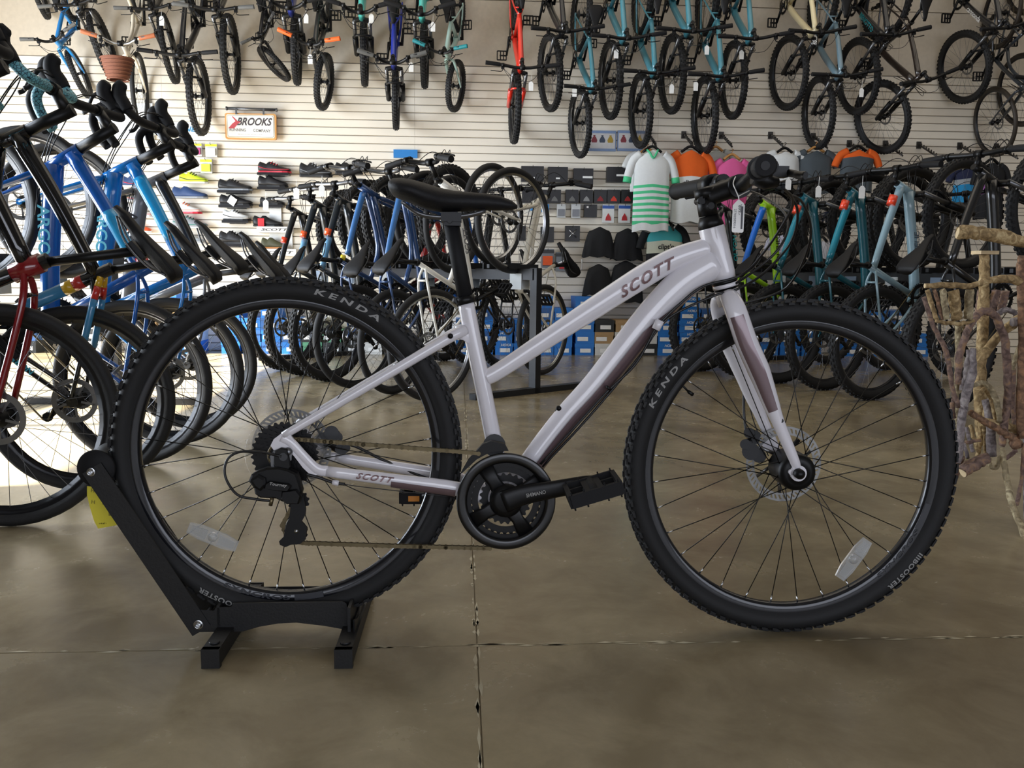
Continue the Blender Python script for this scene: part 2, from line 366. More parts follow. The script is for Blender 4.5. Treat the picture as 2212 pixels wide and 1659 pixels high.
        if kn in ('mtb', 'road', 'city'):
            ro = MB().annulus(.08, .062, .036, .038, 28)
            for k in range(5): a = 2 * math.pi * k / 5; ro.box((.045 * math.cos(a), .037, .045 * math.sin(a)), (.026, .001, .004), [[math.cos(a), 0, -math.sin(a)], [0, 1, 0], [math.sin(a), 0, math.cos(a)]])
            A('brake_rotor', side, sh(ro), ROT, fr, key=side + 'rotor')
        if not fr:
            ca = MB()
            for j in range(6):
                r = .022 + .0045 * j * (1.25 if kn == 'mtb' else .8); y = -.048 + .0045 * j
                ca.lathe([(r, y - .001), (r, y + .001), (r * .5, y + .001), (r * .5, y - .001)], 26, 'y', (0, 0, 0), True, False)
            A('cassette', side, ca, GRY, False)
    # fork
    fk = MB(); cr = hb - hd * .03; fv = v(fa)
    if D['fork'] == 'sus':
        for s in (-1, 1):
            y = .062 * s; a = cr + [.01, y, 0]; e = fv + [0, y, 0]; m_ = a * .52 + e * .48
            fk.cyl(m_, e, .025, 12, .021); fk.cyl(e + [0, -.01, 0], e + [0, .01, 0], .018, 10)
        fk.tube(smoothpath([(cr + [.01, -.062, 0]) * .5 + (fv + [0, -.062, 0]) * .5, cr * .55 + fv * .45 + [.02, -.05, .09], cr * .55 + fv * .45 + [.02, .05, .09], (cr + [.01, .062, 0]) * .5 + (fv + [0, .062, 0]) * .5], 5), .010, 8)
        A('fork', None, fk, BLK, True)
        st = MB()
        for s in (-1, 1): a = cr + [.01, .062 * s, .012]; e = fv + [0, .062 * s, 0]; st.cyl(a, a * .45 + e * .55, .015, 12)
        A('fork_stanchion', 'fork', st, GRY, True)
        A('fork_crown', 'fork', MB().tube(smoothpath([cr + [.01, -.068, 0], cr + [0, 0, .012], cr + [.01, .068, 0]], 4), [(.018, .02)] * 9, 10), BLK, True)
    else:
        for s in (-1, 1):
            fk.tube(smoothpath([cr + [0, .012 * s, .004], cr + [.004, .04 * s, -.02], cr * .5 + fv * .5 + [-.004, .052 * s, 0], fv + [0, .052 * s, 0]], 4), [(.017, .013), (.017, .013), (.018, .013), (.019, .013), (.019, .012), (.018, .012), (.018, .011), (.017, .010), (.016, .009), (.015, .008), (.014, .007), (.012, .006), (.010, .006)], 10)
            fk.cyl(fv + [0, .047 * s, 0], fv + [0, .057 * s, 0], .014, 10)
        A('fork', None, fk, BLK, True, pt=True)
    # stem and handlebar
    bar = v(D['bar']); sc_ = D.get('spc', .035); sp_ = ht + hd * sc_
    A('stem', None, MB().cyl(ht, ht + hd * (sc_ + .02), .018 if sc_ < .1 else .022, 14).tube([sp_, bar], .016 if sc_ < .1 else .021, 12).cyl(bar - [0, .022, 0], bar + [0, .022, 0], .023, 12), BLK, True)
    W = D['bw']; hbm = MB()
    if kn != 'road':
        rise = .02 if kn == 'mtb' else .06; back = -.03 if kn == 'mtb' else -.07
        pts = smoothpath([bar + [back, -W, rise], bar + [back * .5, -W * .55, rise], bar + [0, -W * .2, 0], bar + [0, W * .2, 0], bar + [back * .5, W * .55, rise], bar + [back, W, rise]], 5)
        hbm.tube(pts, .0145, 10); A('handlebar', None, hbm, BLK, True)
        for s in (-1, 1):
            a = bar + [back, W * s, rise]; d = np.array([back * .5, W * .55 * s, rise]); d = (bar + d) - a; d = d / np.linalg.norm(d)
            A('grip', 'handlebar', MB().tube([a - d * .004, a + d * .002, a + d * .125, a + d * .13], [.020, .0195, .018, .0155], 12), MBL, True, key='grip%d' % s)
            p = a + d * .155
            lv = MB().box(p + [.012, 0, -.014], (.022, .014, .012)).cyl(p + [0, -.012, 0], p + [0, .012, 0], .017, 10)
            lv.tube(smoothpath([p + [.02, 0, -.02], p + [.05, .012 * s, -.028], p - d * .11 + [.055, 0, -.03]], 4), [(.007, .004)] * 9, 6)
            A('brake_lever', 'handlebar', lv, BLK, True, key='lever%d' % s)
    else:
        for s in (-1, 1): pass
        def side(s): return [bar + [0, .04 * s, 0], bar + [0, .15 * s, 0], bar + [.02, .195 * s, -.002], bar + [.075, .205 * s, -.008], bar + [.112, .207 * s, -.045], bar + [.10, .21 * s, -.10], bar + [.04, .212 * s, -.130], bar + [-.02, .215 * s, -.135]]
        hbm.tube([bar - [0, .06, 0], bar + [0, .06, 0]], .0158, 12); A('handlebar', None, hbm, BLK, True)
        for s in (-1, 1):
            A('bar_tape', 'handlebar', MB().tube(smoothpath(side(s), 5), [.0150] + [.0185] * 34 + [.0185], 12), MBL, True, key='tape%d' % s)
            b0 = bar + [.055, .205 * s, -.004]
            A('brake_hood', 'handlebar', MB().tube(smoothpath([b0, b0 + [.035, 0, .006], b0 + [.07, -.004 * s, .012], b0 + [.093, -.006 * s, .032], b0 + [.098, -.008 * s, .062]], 4), [(0.0243, 0.0208), (0.0257, 0.0208), (0.027, 0.0221), (0.0284, 0.0221), (0.0284, 0.0221), (0.0284, 0.0221), (0.0284, 0.0221), (0.0284, 0.0221), (0.0297, 0.0234), (0.0297, 0.0234), (0.0297, 0.0234), (0.0297, 0.0234), (0.0297, 0.0234), (0.0284, 0.0221), (0.027, 0.0208), (0.0243, 0.0182), (0.0162, 0.013)], 12), MBL, True, key='hood%d' % s)
            A('brake_lever', 'handlebar', MB().tube(smoothpath([b0 + [.095, -.005 * s, .005], b0 + [.105, -.004 * s, -.03], b0 + [.088, .004 * s, -.085], b0 + [.095, .008 * s, -.11]], 4), [(.009, .005)] * 13, 8), BLK, True, key='lever%d' % s)
    cb = MB(); hw_ = W * .5
    for s, k in ((-1, 0.), (1, .02), (-1, .03)):
        a = bar + ([-.0, W * .55 * s, -.01] if kn != 'road' else [.10, .2 * s, -.0])
        cb.tube(smoothpath([a, bar + [.09 + k, W * .25 * s, .01 - k], bar + [.09, -.02 * s, -.07 - k], hb + [.035, -.015 * s, .05 - k], hb * .7 + bb * .3 + [0.03, -.02 * s, -.03]], 5), .0024, 5)
    A('cables', None, cb, BLK, True)
    # cranks
    ck = MB(); cy = -.045; rr = .085 if kn == 'mtb' else (.095 if kn == 'road' else .07)
    ck.lathe([(rr, cy - .0015), (rr, cy + .0015), (rr * .72, cy + .0015), (rr * .72, cy - .0015)], 40, 'y', bb, True, False)
    for k in range(36): a = 2 * math.pi * k / 36; ck.box(bb + [(rr + .003) * math.cos(a), cy, (rr + .003) * math.sin(a)], (.004, .001, .0022), [[math.cos(a), 0, -math.sin(a)], [0, 1, 0], [math.sin(a), 0, math.cos(a)]])
    for k in range(4): a = math.pi / 4 + math.pi / 2 * k; ck.tube([bb + [0, cy - .004, 0], bb + [rr * .8 * math.cos(a), cy - .004, rr * .8 * math.sin(a)]], [(.012, .004), (.007, .003)], 8, flat=(0, 1, 0) if 0 else None)
    q = .17 if kn in ('mtb', 'road', 'city') else .13; ca_ = rad(-28); cd = np.array([math.cos(ca_), 0, math.sin(ca_)])
    for s in (-1, 1):
        ck.tube([bb + [0, .055 * s, 0] - cd * .012 * (-s), bb + [0, .072 * s, 0] + cd * q * (-s)], [(.014, .014), (.010, .010)], 10)
    ck.cyl(bb - [0, .06, 0], bb + [0, .06, 0], .017, 12)
    A('crankset', None, ck, BLK)
    for s in (-1, 1):
        pc = bb + cd * q * (-s) + [0, .12 * s, 0]; pd = MB()
        for x in (-.042, .042): pd.box(pc + [x, 0, 0], (.004, .045, .011))
        for y in (-.045, -.012, .018, .045): pd.box(pc + [0, y, 0], (.042, .004, .009))
        pd.cyl(pc - [0, .045 * s, 0], pc + [0, .02 * s, 0], .008, 8); A('pedal', 'crankset', pd, MBL, key='pedal%d' % s)
    ch = MB()
    for p, q_ in (((0, -.04, .035), bb + [0, cy, rr]), ((.03, -.04, -.16), bb + [0, cy, -rr]), ((0, -.04, -.05), (.045, -.045, -.10)), ((.045, -.045, -.10), (.02, -.04, -.15))):
        ch.tube([p, q_], [(.004, .003)] * 2, 4, False)
    if kn not in ('kid',): A('chain', None, ch, CHN)
    de = MB().box((.03, -.055, -.045), (.02, .012, .022)).tube([(.035, -.055, -.06), (.03, -.05, -.15)], [(.018, .006), (.012, .005)], 8)
    for z, x in ((-.085, .035), (-.145, .03)): de.cyl((x, -.052, z), (x, -.042, z), .018, 12)
    if kn not in ('kid',): A('rear_derailleur', None, de, BLK)
    return P
BK = {}
def bike(kn, label, group, M, paintm, base=None, steer=0., over=None, deco=None, skip=()):
    """places one bicycle: M maps bike coordinates to the world; parts are copies that share mesh data"""
    if kn not in BK: BK[kn] = build_kind(None, kn)
    D = KINDS[kn]; over = over or {}
    b = base if base is not None else M.translation
    root = thing('bicycle', label, 'bicycle', TR(*b), group); inv = TR(*b).inverted()
    L = inv @ M
    ht, hb = Vector((D['ht'][0], 0, D['ht'][1])), Vector((D['hb'][0], 0, D['hb'][1]))
    S = TR(*hb) @ Matrix.Rotation(steer, 4, (ht - hb).normalized()) @ TR(*(-hb))
    made = {}; out = {}
    for p in BK[kn]:
        if p['name'] in skip: continue
        m = over.get(p['key']) or over.get(p['name']) or (paintm if p['paint'] else None)
        par = made.get(p['par'])
        if par is None: o = obj(p['name'], p['me'], root, L @ (S if p['front'] else Matrix()), material=m)
        else: o = obj(p['name'], p['me'], par, None if (par['fr'] == p['front']) else S, material=m)
        o['fr'] = p['front']; made[p['key']] = o; out[p['key']] = o
        if p['stuff']: o['kind'] = 'stuff'
    for o in out.values(): del o['fr']
    out['root'] = root; out['L'] = L
    if deco:
        for d in deco: d(out, D)
    return out
def band(t, colhex, w=.03, tube='top'):
    """a coloured collar round the top tube, t along it from the seat"""
    def f(o, D):
        c, h = ((D['cl'], D['ht']) if tube == 'top' else (D['bb'], D['hb'])) if tube != 'seat' else (D['bb'], D['cl'])
        a = np.array([c[0], 0, c[1]]); b = np.array([h[0], 0, h[1]]); d = (b - a) / np.linalg.norm(b - a); p = a + (b - a) * t
        r = (D['tt'] * (1 + .30 * t) if tube != 'down' else D['dt']) + .0012
        obj('colour_band', MB().tube([p - d * w / 2, p + d * w / 2], r, 14).mesh('colour_band', paint(colhex)), o['frame'])
    return f
def word(txt, size, t, tube='down', colhex='f0f0f0', side=-1, shear=.2, flip=False, dz=0.):
    def f(o, D):
        c, h = (D['bb'], D['hb']) if tube == 'down' else ((D['cl'], D['ht']) if tube == 'top' else ((D['bb'], (0, 0)) if tube == 'stay' else (D['hb'], D['fa'])))
        a = np.array([c[0], 0, c[1]]); b = np.array([h[0], 0, h[1]]); d = (b - a) / np.linalg.norm(b - a); p = a + (b - a) * t
        y = side * ((D['dt'] if tube == 'down' else D['tt'] * 1.2 if tube == 'top' else .062) + .0015)
        ax = d if (side == -1) != flip else -d; ay = np.array([-ax[2], 0, ax[0]]) if side == -1 else np.array([ax[2], 0, -ax[0]])
        lettering(txt, size, p + [0, y, 0] + ay * dz, ax, ay, mat('letters_' + colhex, colhex, .5), o['frame'], shear)
    return f
def standing_bike(kn, label, group, X, Y, yaw, pitch, s, paintm, **k):
    D = KINDS[kn]; cy, sy, cp, sp = math.cos(rad(yaw)), math.sin(rad(yaw)), math.cos(rad(pitch)), math.sin(rad(pitch))
    f = Vector((cy * cp, sy * cp, sp)); u = Vector((-cy * sp, -sy * sp, cp)); l = u.cross(f)
    M = Matrix(((f.x, l.x, u.x, X), (f.y, l.y, u.y, Y), (f.z, l.z, u.z, D['R'] * s), (0, 0, 0, 1))) @ Matrix.Scale(s, 4)
    return bike(kn, label, group, M, paintm, base=Vector((X, Y, 0)), **k)

# ------------------------------------------------------------------ the white bicycle on the display stand
O5 = np.array([0.6977924, 1.77148834, 0.]); U5 = np.array([0.99990897, -0.01349265, 0]); V5 = np.array([0.01349265, 0.99990897, 0])
M5 = frame3(O5, U5, V5, (0, 0, 1))
def B(px, py, w=0.):
    """photo pixel on the plane w metres nearer than the bicycle's mid plane, in bicycle coordinates"""
    v = pray(px, py); n = V5; t = (np.dot(O5 - V5 * w - CP, n)) / np.dot(v, n); p = CP + v * t - O5
    return np.array([np.dot(p, U5), np.dot(p, V5), p[2]])
def mmw(px): return px * 1.7715 / FPX
PW = mat('pearl_white', 'dcd9de', .22, coat=.8, vary=.02); PP = mat('plum_metallic', '6f5c60', .3, .35, .6, .03)
RC, FC = np.array([-1.04467609, 0, .39069785]), np.array([0, 0, .356])
T5 = thing('bicycle', 'large pearl white step-through bicycle held upright in a black floor stand', 'bicycle', M5)
def part(name, mb, m, par=None, kind=None): 
    o = obj(name, mb.mesh(name, m), par or T5); 
    if kind: o['kind'] = kind
    return o
# frame
fr = MB()
def pth(l, w=0., k=5): return smoothpath([B(p[0], p[1], w) for p in l], k), list(np.interp(np.arange((len(l) - 1) * k + 1) / k, range(len(l)), [mmw(p[2]) for p in l]))
Y3 = (0, 1, 0)
pts, rr = pth([(1006, 652, 18), (1022, 735, 18), (1044, 840, 18), (1067, 955, 18.5), (1093, 1082, 18.5)]); fr.tube(pts, rr, 20)
pts, rr = pth([(1050, 816, 17), (1068, 807, 18), (1106, 783, 18.5), (1190, 727, 20.5), (1281, 667, 24), (1380, 603, 26), (1456, 560, 25), (1535, 533, 22)]); fr.tube(pts, [(r * 1.0, r * .92) for r in rr], 24)
pts, rr = pth([(1093, 1082, 27), (1160, 985, 29), (1226, 900, 29.5), (1289, 830, 30.5), (1380, 714, 33), (1430, 655, 34), (1485, 603, 36), (1545, 566, 35)])
def pk(i, k):   # plum stripe along the lower flank of the down tube
    a = (k + .5) / 32 * 360
    return 1 if (250 if i < 27 else 250 + (i - 27) * 4) < a < 318 or (222 < a < 290 and i < 28) or (42 < a < 110 and 0) else 0
DT_ARGS = (pts, rr)
stripe = []
fr.tube(pts, [(r, r * .82) for r in rr], 32, pick=lambda i, k: 0)
h0, h1 = B(1536, 489), B(1564.5, 606); hdd = (h0 - h1) / np.linalg.norm(h0 - h1)
fr.tube([h1, h1 + (h0 - h1) * .15, h1 + (h0 - h1) * .6, h0 - (h0 - h1) * .04, h0], [mmw(25.5), mmw(27), mmw(27.5), mmw(28), mmw(27)], 24)
for s in (1, -1):
    w0, w1, w2 = .012 * s, .05 * s, .066 * s
    a = [B(1004, 712, .0), B(973, 730, .06), B(850, 802, .06), B(700, 890, .06), B(612, 941, .064)]
    q = [np.array([p[0], (-s) * y, p[2]]) for p, y in zip(a, (.012, .030, .050, .058, .064))]
    sp_ = smoothpath(q, 5); fr.tube(sp_, list(np.interp(np.linspace(0, 4, len(sp_)), range(5), [mmw(12.5), mmw(12), mmw(10.5), mmw(9.5), mmw(8.5)])), 14)
    a = [B(1075, 1078, 0), B(985, 1057, .05), B(850, 1038, .06), B(705, 1018, .064)]
    q = [np.array([p[0], (-s) * y, p[2]]) for p, y in zip(a, (.02, .044, .056, .064))]
    sp_ = smoothpath(q, 5); fr.tube(sp_, [(mmw(18) - .0004 * i, mmw(13) - .0003 * i) for i in range(len(sp_))], 16)
    q = [np.array([p[0], (-s) * .065, p[2]]) for p in (B(708, 1018, .064), B(684, 1013, .064), B(655, 985, .064), B(628, 956, .064), B(608, 945, .064))]
    fr.tube(smoothpath(q, 4), [(mmw(12) if i < 5 else mmw(11), .006) for i in range(17)], 14)
    pl = [B(*p, .066) for p in ((585, 962), (592, 948), (608, 936), (625, 935), (640, 955), (655, 972), (676, 1002), (690, 1022), (676, 1030), (655, 1010), (636, 985), (622, 971), (606, 968), (592, 972))]
    fr.prism([(p[0], p[2]) for p in pl][::1], (0, .006, 0), (0, (-s) * .066 - .003, 0))
fr.cyl(B(1093, 1082) + [0, -.038, 0], B(1093, 1082) + [0, .038, 0], .024, 24)
fr.tube(smoothpath([B(1001, 700) + [0, 0, .0], B(1004, 730), B(1003, 735)], 3), .019, 14)
FRAME = part('frame', fr, [PW, PP])
# plum panel proud of the down tube's lower flank, following it
def panel(pts, rad_fn, a0, a1, i0, i1, name, par, m, taper=None, n=10, squash=1., flat=None):
    mb = MB(); P = [np.array(p) for p in pts]; vs = []; cnt = 0
    for i in range(i0, i1 + 1):
        t = P[min(i + 1, len(P) - 1)] - P[max(i - 1, 0)]; t /= np.linalg.norm(t); nrm = np.array([0, -1., 0]); dn = np.cross(t, nrm); dn /= np.linalg.norm(dn)   # dn: towards lower side
        if dn[2] > 0: dn = -dn
        r = rad_fn(i) + .0007; b0, b1 = (a0, a1) if taper is None else taper(i, a0, a1)
        for k in range(n + 1):
            a = rad(b0 + (b1 - b0) * k / n); vs.append(P[i] + nrm * r * squash * math.cos(a) + dn * r * math.sin(a))
        cnt += 1
    fs = [[i * (n + 1) + k, i * (n + 1) + k + 1, (i + 1) * (n + 1) + k + 1, (i + 1) * (n + 1) + k] for i in range(cnt - 1) for k in range(n)]
    mb.add(vs, fs, True); return part(name, mb, m, par)
dpts, drr = DT_ARGS
panel(dpts, lambda i: drr[i], 6, 150, 3, len(dpts) - 4, 'paint_panel', FRAME, PP, lambda i, a, b: (a if i < 20 else a + (i - 20) * 5.5, b))
cs = smoothpath([np.array([p[0], -y, p[2]]) for p, y in ((B(985, 1057, .05), .044), (B(900, 1045, .055), .052), (B(846, 1038, .06), .0565))], 6)
panel(cs, lambda i: mmw(17.6) - .0002 * i, 0, 140, 0, len(cs) - 1, 'paint_panel', FRAME, PP, squash=.8)
# lettering
tdir = (B(1445, 560, .03) - B(1340, 628, .03)); tdir = tdir / np.linalg.norm(tdir); tup = np.array([-tdir[2], 0, tdir[0]])
PLUMT = mat('plum_letters', '7a5f60', .35, .2)
def curved_word(txt, size, path, rads, s0, m, par, shear, wid, off=0., bold=.03):
    """lettering laid on the near flank of a tube: path points, s0 = start length along it"""
    vs, fs = textgeo(txt, size, shear, bold, 1.25); xs_ = [v[0] for v in vs]; x0, x1 = min(xs_), max(xs_); P = np.array(path); seg = np.linalg.norm(np.diff(P, axis=0), axis=1); cum = np.r_[0, np.cumsum(seg)]
    out = []
    for x, y in vs:
        s = s0 + (x - x0) / (x1 - x0) * wid; i = int(np.clip(np.searchsorted(cum, s) - 1, 0, len(seg) - 1)); t = (s - cum[i]) / seg[i]
        p = P[i] * (1 - t) + P[i + 1] * t; d = (P[i + 1] - P[i]) / seg[i]; up = np.array([-d[2], 0, d[0]]); r = rads[i] * (1 - t) + rads[i + 1] * t
        a = (y + off) / r; out.append(p + up * r * math.sin(a) + np.array([0, -1, 0]) * (r * .94 * math.cos(a) + .0026))
    part('lettering', MB().add(out, fs), m, par)
ttp, ttr = pth([(1050, 816, 17), (1068, 807, 18), (1106, 783, 18.5), (1190, 727, 20.5), (1281, 667, 24), (1380, 603, 26), (1456, 560, 25), (1535, 533, 22)])
d0 = np.linalg.norm(B(1334, 632) - B(1050, 816)); curved_word('SCOTT', .030, ttp, ttr, d0, PLUMT, FRAME, .45, np.linalg.norm(B(1455, 563) - B(1334, 632)), off=-.004)
csp = smoothpath([np.array([p[0], -y, p[2]]) for p, y in ((B(705, 1018, .064), .064), (B(850, 1038, .06), .056), (B(985, 1057, .05), .044))], 6)
curved_word('SCOTT', .017, csp, [mmw(13.5)] * len(csp), np.linalg.norm(B(768, 1028) - B(705, 1018)), PLUMT, FRAME, .45, mmw(80), off=.002)
for p in ((973, 726), (1207, 882),): part('bolt', MB().lathe([(.0, -.004), (.0045, -.003), (.0055, .0), (.0055, .003)], 14, 'y', B(p[0], p[1], .03 if p[0] > 1000 else .045)), BLK, FRAME)
part('bolt', MB().cyl(B(1207, 880), B(1203, 890), .005, 10), BLK, FRAME)
# fork
fk = MB()
leg = [(1572, 636, 22), (1588, 668, 25), (1613, 741, 26), (1639, 800, 26), (1664, 868, 20), (1681, 912, 15), (1714, 990, 12), (1722, 1012, 10)]
for s in (1, -1):
    q = []
    for (px, py, r), w in zip(leg, (.022, .052, .060, .060, .059, .058, .056, .055)):
        p = B(px, py, w); q.append(np.array([p[0], -s * w, p[2]]))
    sp_ = smoothpath(q, 5); rl = np.interp(np.linspace(0, 7, len(sp_)), range(8), [mmw(l[2] * .93) for l in leg]); fk.tube(sp_, [(r * .72, r) if 0 else (r, r * .7) for r in rl], 20, flat=(1, 0, .35))
    if s == 1: LEGP, LEGR = sp_, rl
    e = B(1724, 1022, .056); e = np.array([e[0], -s * .056, e[2]])
    fk.lathe([(.0165, -.004), (.0165, .004), (.0095, .004), (.0095, -.004)], 24, 'y', e, True, False)
    fk.cyl(e + [-.014, -.004, .002], e + [-.014, .004, .002], .006, 10)
fk.tube([h1 - hdd * .006, h1 - hdd * .014], [mmw(28)] * 2, 20); fk.tube([h1 - hdd * .019, h1 - hdd * .026, h1 - hdd * .05], [mmw(26), mmw(27.5), mmw(26)], 20)
FORK = part('fork', fk, PW)
panel(LEGP, lambda i: LEGR[i] * .99, -22, 52, 6, len(LEGP) - 14, 'paint_panel', FORK, PP, squash=.72)
part('bolt', MB().cyl(B(1688, 909, .066), B(1688, 909, .06), .0045, 12), BLK, FORK)
hs_ = MB().tube([h0 - hdd * .002, h0 + hdd * .01, h0 + hdd * .022], [mmw(28), mmw(26), mmw(20)], 20)
hs_.tube([h1 + hdd * .002, h1 - hdd * .001, h1 - hdd * .0045, h1 - hdd * .005, h1 - hdd * .021], [mmw(26), mmw(28.5), mmw(28.5), mmw(25), mmw(25)], 20)
part('headset', hs_, BLK)
# seat post, collar, saddle
part('seat_post', MB().cyl(B(1007, 652), B(973, 474), mmw(16.5), 18).tube([B(958, 470), B(990, 466)], .015, 12), MBL)
part('seat_collar', MB().cyl(B(1007, 656), B(1003, 640), mmw(21.5), 20).cyl(B(988, 648, .01), B(983, 650, -.01), .007, 10), BLK)
sa = MB(); secs = [(842, 392, 412, .040), (850, 387, 424, .062), (868, 386, 432, .076), (893, 390, 440, .080), (920, 397, 452, .074), (950, 406, 458, .056), (980, 412, 458, .041), (1015, 415, 456, .032), (1050, 418, 455, .027), (1080, 423, 455, .024), (1105, 433, 454, .020), (1117, 443, 451, .012)]
N = 20; vs = []
for (px, yt, yb, hw) in secs:
    t = B(px, yt); b = B(px, yb); mid = t * .45 + b * .55
    for k in range(N):
        a = 2 * math.pi * k / N; c, s_ = math.cos(a), math.sin(a); e = .75
        c2 = math.copysign(abs(c) ** e, c); s2 = math.copysign(abs(s_) ** (e if s_ < 0 else 1.1), s_)
        z = mid + (t - mid) * s2 if s2 > 0 else mid + (b - mid) * (-s2); vs.append((z[0], hw * c2 * (1 if s2 > -.5 else .8), z[2]))
nn = len(secs); fs = [[i * N + (k + 1) % N, i * N + k, (i + 1) * N + k, (i + 1) * N + (k + 1) % N] for i in range(nn - 1) for k in range(N)]
sa.add(vs, fs + [list(range(N)), list(range((nn - 1) * N, nn * N))[::-1]], True)
SAD = part('saddle', sa, SADM)
rl = MB()
for s in (-1, 1): rl.tube(smoothpath([B(872, 440) + [0, .045 * s, 0], B(905, 462) + [0, .022 * s, 0], B(950, 470) + [0, .022 * s, 0], B(1005, 467) + [0, .022 * s, 0], B(1048, 456) + [0, .012 * s, 0]], 5), .0036, 8)
part('saddle_rail', rl, GRY, SAD)
cl_ = MB().box(B(975, 470), (.02, .028, .009)).box(B(978, 482), (.016, .024, .006)).cyl(B(972, 478) + [0, -.03, 0], B(972, 478) + [0, .03, 0], .005, 10); part('saddle_clamp', cl_, BLK)
# wheels
def wheel(cn, C, front):
    nm = 'front_wheel' if front else 'rear_wheel'
    rim = MB().lathe([(.3145, .0125), (.309, .0135), (.298, .0115), (.2935, .008), (.2925, 0), (.2935, -.008), (.298, -.0115), (.309, -.0135), (.3145, -.0125)], 96, 'y', C)
    W_ = part(nm, rim, mat('rim_black_gloss', '17181c', .22, .2, .3))
    ty = MB().lathe(tyreprof(.3515, .0235, .3085, 14), 128, 'y', C); T_ = part('tyre', ty, RUB2, W_)
    kn = MB(); blk(kn, .3555, .02, 92, .0045, [(-.0045, .0035, 0, 0), (.0045, .0035, .5, 0), (-.0125, .0032, .25, .0025), (.0125, .0032, .75, .0025), (-.0195, .0028, 0, .0075), (.0195, .0028, .5, .0075)])
    kn.v = [(p[0] + C[0], p[1] + C[1], p[2] + C[2]) for p in kn.v]; part('tread', kn, RUB, W_, 'stuff')
    SPK = mat('spoke_black', '1b1a18', .3, .6)
    fl = .0215 if not front else .027; meshes = {}
    for k in range(32):
        s = 1 if k % 2 else -1; a = 2 * math.pi * (k + .5) / 32; da = rad(68) * (1 if (k // 2) % 2 else -1); yh = .03 * s
        p0 = np.array([fl * math.cos(a + da), yh, fl * math.sin(a + da)]) + C; p1 = np.array([.2935 * math.cos(a), .001 * s, .2935 * math.sin(a)]) + C; d = p1 - p0
        o = part('spoke', MB().tube([p0, p0 + d * .955], .00105, 5, True), SPK, W_)
        part('nipple', MB().tube([p0 + d * .955, p1], .0019, 6), GRY, W_) if 0 else None
    nip = MB()
    for k in range(32):
        s = 1 if k % 2 else -1; a = 2 * math.pi * (k + .5) / 32; da = rad(68) * (1 if (k // 2) % 2 else -1); yh = .03 * s
        p0 = np.array([fl * math.cos(a + da), yh, fl * math.sin(a + da)]) + C; p1 = np.array([.2935 * math.cos(a), .001 * s, .2935 * math.sin(a)]) + C; d = p1 - p0
        nip.tube([p0 + d * .952, p1], .0017, 6)
    part('spoke_nipples', nip, SIL, W_, 'stuff')
    if front: hb_ = MB().lathe([(.006, -.058), (.010, -.056), (.010, -.048), (.026, -.045), (.036, -.042), (.039, -.032), (.039, .028), (.03, .034), (.014, .04), (.010, .05), (.006, .056)], 32, 'y', C)
    else: hb_ = MB().lathe([(.006, -.07), (.012, -.066), (.016, -.05), (.026, -.032), (.026, -.027), (.016, -.02), (.016, .02), (.026, .027), (.026, .032), (.012, .045), (.006, .066)], 32, 'y', C)
    part('hub', hb_, BLK, W_)
    ro = MB(); yr = .043; RO, RI = .082, .064
    n = 60; vs = []; fs = []
    # slotted rotor: outer band, inner band, bridges
    ro.annulus(RO, RO - .0045, yr, yr + .0018, 72, C); ro.annulus(RI + .0045, RI, yr, yr + .0018, 72, C)
    for k in range(48):
        a = 2 * math.pi * k / 48; ra = RI + .0095 - (.0 if k % 2 else .0); c_ = np.array([(RI + RO) / 2 * math.cos(a), yr + .0009, (RI + RO) / 2 * math.sin(a)]) + C
        b_ = a + .5; ro.box(c_, (.008, .0008, .0024), [[math.cos(b_), 0, -math.sin(b_)], [0, 1, 0], [math.sin(b_), 0, math.cos(b_)]])
    for k in range(6):
        a = 2 * math.pi * k / 6; p0 = np.array([.02 * math.cos(a), yr + .0009, .02 * math.sin(a)]) + C; p1 = np.array([(RI + .003) * math.cos(a + .45), yr + .0009, (RI + .003) * math.sin(a + .45)]) + C; ro.tube([p0, p1], [(.0008, .005), (.0008, .004)], 6, flat=(0, 1, 0))
    part('brake_rotor', ro, ROT, W_)
    return W_
RW_, FW_ = wheel('r', RC, False), wheel('f', FC, True)
def arcword(txt, size, C, R, deg, m, par, out=True, shear=.15, bold=.03, space=1.1, y=-.021, wid=None):
    vs, fs = textgeo(txt, size, shear, bold, space); xs_ = [v[0] for v in vs]; k = (wid / (max(xs_) - min(xs_))) if wid else 1; res = []
    for x, yy in vs:
        a = rad(deg) + (-x if out else x) * k / R; r = R + (yy if out else -yy); t = abs(r - .3305) / .0215
        yo = -(.0235 * math.sqrt(max(0, 1 - min(1, t) ** 2)) + .0012) if y is None else y
        res.append((C[0] + r * math.cos(a), yo, C[2] + r * math.sin(a)))
    part('lettering', MB().add(res, fs), m, par)
LT = mat('tyre_letters', '8d8d8b', .6); LR = mat('rim_letters', '3a3b3f', .5)
arcword('KENDA', .0155, RC, .3325, 67, LT, RW_, y=None, wid=.140, space=1.5); arcword('KENDA', .0155, FC, .3325, 146, LT, FW_, y=None, wid=.125, space=1.5)
arcword('IIIBOOSTER', .015, RC, .3325, -114, LT, RW_, y=None, wid=.10, shear=.0); arcword('IIIBOOSTER', .015, FC, .3325, -41, LT, FW_, y=None, wid=.10, shear=.0)
arcword('SYNCROS', .014, RC, .3035, -103, LR, RW_, out=False, y=-.0142, wid=.14); arcword('SYNCROS', .014, FC, .3035, -38, LR, FW_, out=False, y=-.0142, wid=.13)
